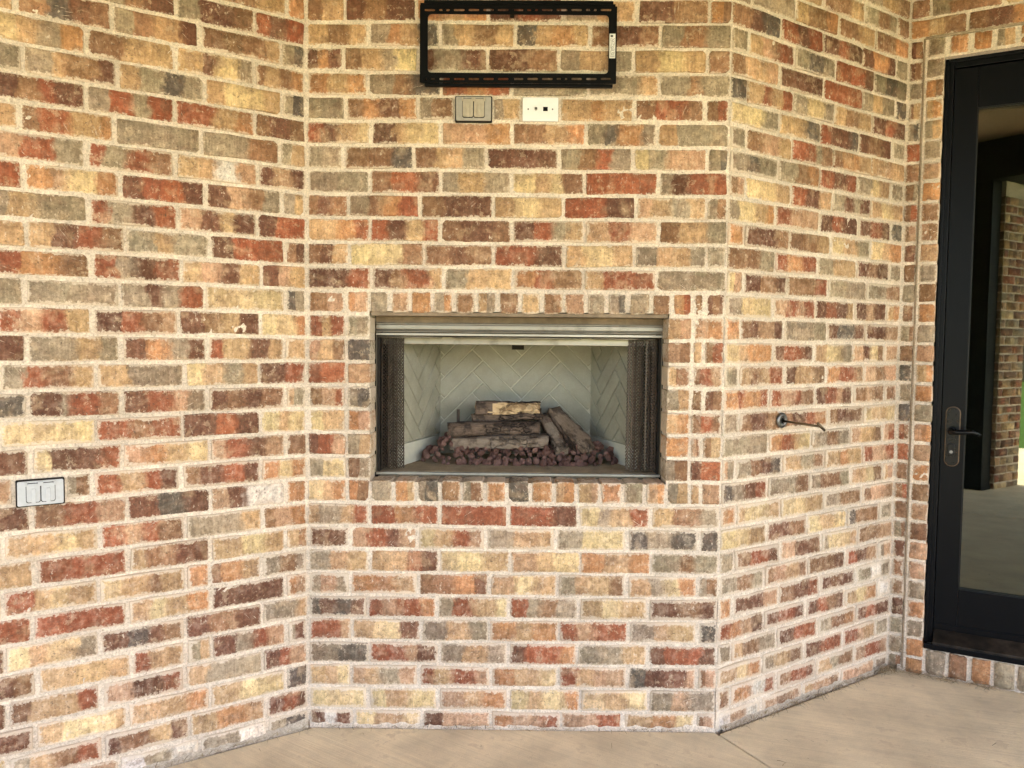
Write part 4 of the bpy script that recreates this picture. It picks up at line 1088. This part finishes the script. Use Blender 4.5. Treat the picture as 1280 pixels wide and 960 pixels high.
# ------------------------------------------------------------------ porch roof, beam, column (what the glass mirrors and what shades the walls)
M_CEIL = simple('stained_ceiling', (.20, .13, .068), .7, 0, 20, .1, .001)
m = MB(); m.box((-6.5, -4.6, CEIL), (8, 4.5, CEIL+.22)); tag(part('porch_ceiling', m, M_CEIL), kind='structure')
M_BEAM = simple('black_painted_beam', (.010, .010, .010), .6, 0, 20, .08, .001, .1)
m = MB(); m.box((-6.4, -3.70, CEIL-.30), (7.9, -3.19, CEIL)); tag(part('porch_beam', m, M_BEAM), kind='structure')
rcx = random.Random(77)
def column(cx, cy, label):
    s_ = .37; col = tag(empty('brick_column', (cx, cy, 0)), label, 'column')
    m = MB(); q = s_/2-.004; m.box((-q, -q, -.05), (q, q, CEIL-.30)); part('mortar', m, M_MORTAR, col)
    for i in range(4):
        f = empty('brick_face', (0, 0, 0), R(90*i), col)
        off = s_/2
        if i == 0:                # far side, turned to the yard
            joined_bricks(f, -s_/2, s_/2, -4, -off, rcx, 0.0); continue
        for k in range(29, -5, -1):
            z0, z1 = max(0, zk(k+1)), zk(k)
            js = [-s_/2, -s_/2+.095, -s_/2+.2985, s_/2] if (k+i) % 2 else [-s_/2, -s_/2+.1835, s_/2]
            for a, c in zip(js[:-1], js[1:]):
                o = brick(f, a, c, z0, z1, rcx.choice(MIXES), rcx, .3, D=.01, proud=off)
    return col
column(.155, -3.52, 'square brick porch column standing under the beam, mirrored in the door glass')
po = tag(empty('porch_post', (.215, -3.262, 0)), 'black square post standing against the brick porch column', 'post')
m = MB(); m.box((-.095, -.065, .03), (.095, .065, CEIL-.30)); part('shaft', m, M_BEAM, po, bev=.004)
m = MB(); m.box((-.10, -.069, -.001), (.10, .069, .03)); part('base_shoe', m, M_BEAM, po, bev=.003)
# ------------------------------------------------------------------ yard mirrored in the glass: board fence and trees
M_FENCE = simple('weathered_fence_wood', (.20, .135, .08), .85, 0, 12, .2, .003)
fc = tag(empty('board_fence', (0, -26, LAWN_Z)), 'weathered brown board fence at the far side of the lawn', 'fence')
bmesh_f = MB().box((-.068, -.01, 0), (.068, .01, 1.75)).mesh('board', False, [M_FENCE])
for i in range(150):
    link('board', bmesh_f, None, fc, (-17+i*.142, rng.uniform(-.004, .004), rng.uniform(0, .02)))
m = MB(); m.box((-17.1, -.06, .35), (4.4, -.012, .44)); part('rail', m, M_FENCE, fc)
m = MB(); m.box((-17.1, -.06, 1.35), (4.4, -.012, 1.44)); part('rail', m, M_FENCE, fc)
b = NB('tree_leaf'); M_LEAF = b.finish(b.mix(b.noise(b.pos, 1.5, 3), (.035, .075, .015), (.085, .14, .03)), .7)
M_TRUNK = simple('tree_bark', (.12, .085, .06), .9, 0, 8, .3, .01)
def tree(x, y, h, cr, seed, label):
    r = random.Random(seed); t = tag(empty('tree', (x, y, LAWN_Z)), label, 'tree', 'trees beyond the board fence')
    m = MB(); m.tube([(0, 0, 0), (.1, 0, h*.3), (-.05, .1, h*.6), (0, 0, h*.85)], [h*.03, h*.024, h*.014, .02], 8)
    for q in range(7):
        a = r.uniform(0, 6.28); z = h*r.uniform(.3, .65); l = cr*r.uniform(.5, .8)
        m.tube([(0, 0, z), (math.cos(a)*l*.5, math.sin(a)*l*.5, z+l*.35), (math.cos(a)*l, math.sin(a)*l, z+l*.6)], [h*.012, h*.008, .015], 6)
    part('trunk', m, M_TRUNK, t, smooth=True)
    cl = [(r.gauss(0, .42)*cr, r.gauss(0, .42)*cr, h*.62+r.gauss(0, .17)*h, r.uniform(.25, .5)*cr) for _ in range(38)]
    vs = []; fs = []
    for _ in range(7000):
        cx, cy, cz, cs = r.choice(cl); d = Vector((r.gauss(0, 1), r.gauss(0, 1), r.gauss(0, .7))).normalized()*cs*r.uniform(.5, 1)
        p_ = Vector((cx, cy, cz))+d; u_ = Vector((r.gauss(0, 1), r.gauss(0, 1), r.gauss(0, 1))).normalized(); w_ = u_.orthogonal().normalized(); s_ = r.uniform(.06, .14)
        b0 = len(vs); vs += [p_-u_*s_, p_+w_*s_*.5, p_+u_*s_, p_-w_*s_*.5]; fs.append((b0, b0+1, b0+2, b0+3))
    me = bpy.data.meshes.new('crown'); me.from_pydata([tuple(v) for v in vs], [], fs); link('crown', me, M_LEAF, t)
tree(-8.5, -30, 5.2, 2.4, 1, 'round green tree behind the board fence, nearer the porch axis')
tree(-13.5, -33, 7.0, 3.2, 2, 'tall broad green tree behind the board fence')

# ------------------------------------------------------------------ dry grass and grit along the wall feet
M_STRAW = simple('dry_grass', (.30, .225, .125), .9, 0, 40, .3)
M_STRAWD = simple('dead_leaf', (.12, .085, .05), .9, 0, 40, .3)
dr = random.Random(9); vs = []; fs = []; mi = []
def blade(x, y, z, L, w, an, mi_):
    n = 4; cu = dr.uniform(-1.2, 1.2); b0 = len(vs); px_, py_ = x, y
    lift = dr.uniform(0, .010)
    for i in range(n+1):
        s_ = i/n; ww = w*(1-.7*s_); nx, ny = -math.sin(an), math.cos(an)
        zz = z+lift*math.sin(math.pi*s_)+.0006
        vs.append((px_-nx*ww, py_-ny*ww, zz)); vs.append((px_+nx*ww, py_+ny*ww, zz+.0004))
        an += cu/n; px_ += math.cos(an)*L/n; py_ += math.sin(an)*L/n
    for i in range(n): q = b0+2*i; fs.append((q, q+1, q+3, q+2)); mi.append(mi_)
def strew(w, ta, tb_, o0, o1, n, Lm, zmax=.004):
    for _ in range(n):
        t = dr.uniform(ta, tb_); q = wallpt(w, t, 0, dr.uniform(o0, o1))
        blade(q.x, q.y, dr.uniform(.0005, zmax), dr.uniform(.3, 1)*Lm, dr.uniform(.0004, .0011), FR[w][1]+dr.gauss(0, .6)+(math.pi if dr.random() < .5 else 0), 0 if dr.random() < .6 else 1)
strew('R', .02, L_R, .010, .028, 320, .035)
strew('R', L_R-.10, L_R-.02, .005, .05, 120, .05, .014)
strew('D', .02, .12, .005, .05, 60, .05, .010)
strew('D', .10, .5, .015, .035, 110, .05, .006)
strew('D', .15, .32, .02, .06, 70, .05, .012)
strew('L', -1.0, -.02, .013, .026, 220, .03)
strew('C', .02, 1.15, .008, .020, 220, .022)
for _ in range(110): blade(dr.uniform(-.6, 2.2), dr.uniform(-.9, -.05), .0006, dr.uniform(.006, .03), dr.uniform(.0004, .0012), dr.uniform(0, 6.3), dr.randrange(2))
me = bpy.data.meshes.new('dry_grass'); me.from_pydata(vs, [], fs); me.materials.append(M_STRAW); me.materials.append(M_STRAWD); me.polygons.foreach_set('material_index', mi)
tag(link('dry_grass_litter', me), 'thin dry grass and leaf litter caught along the foot of the brick walls', 'litter', kind='stuff')
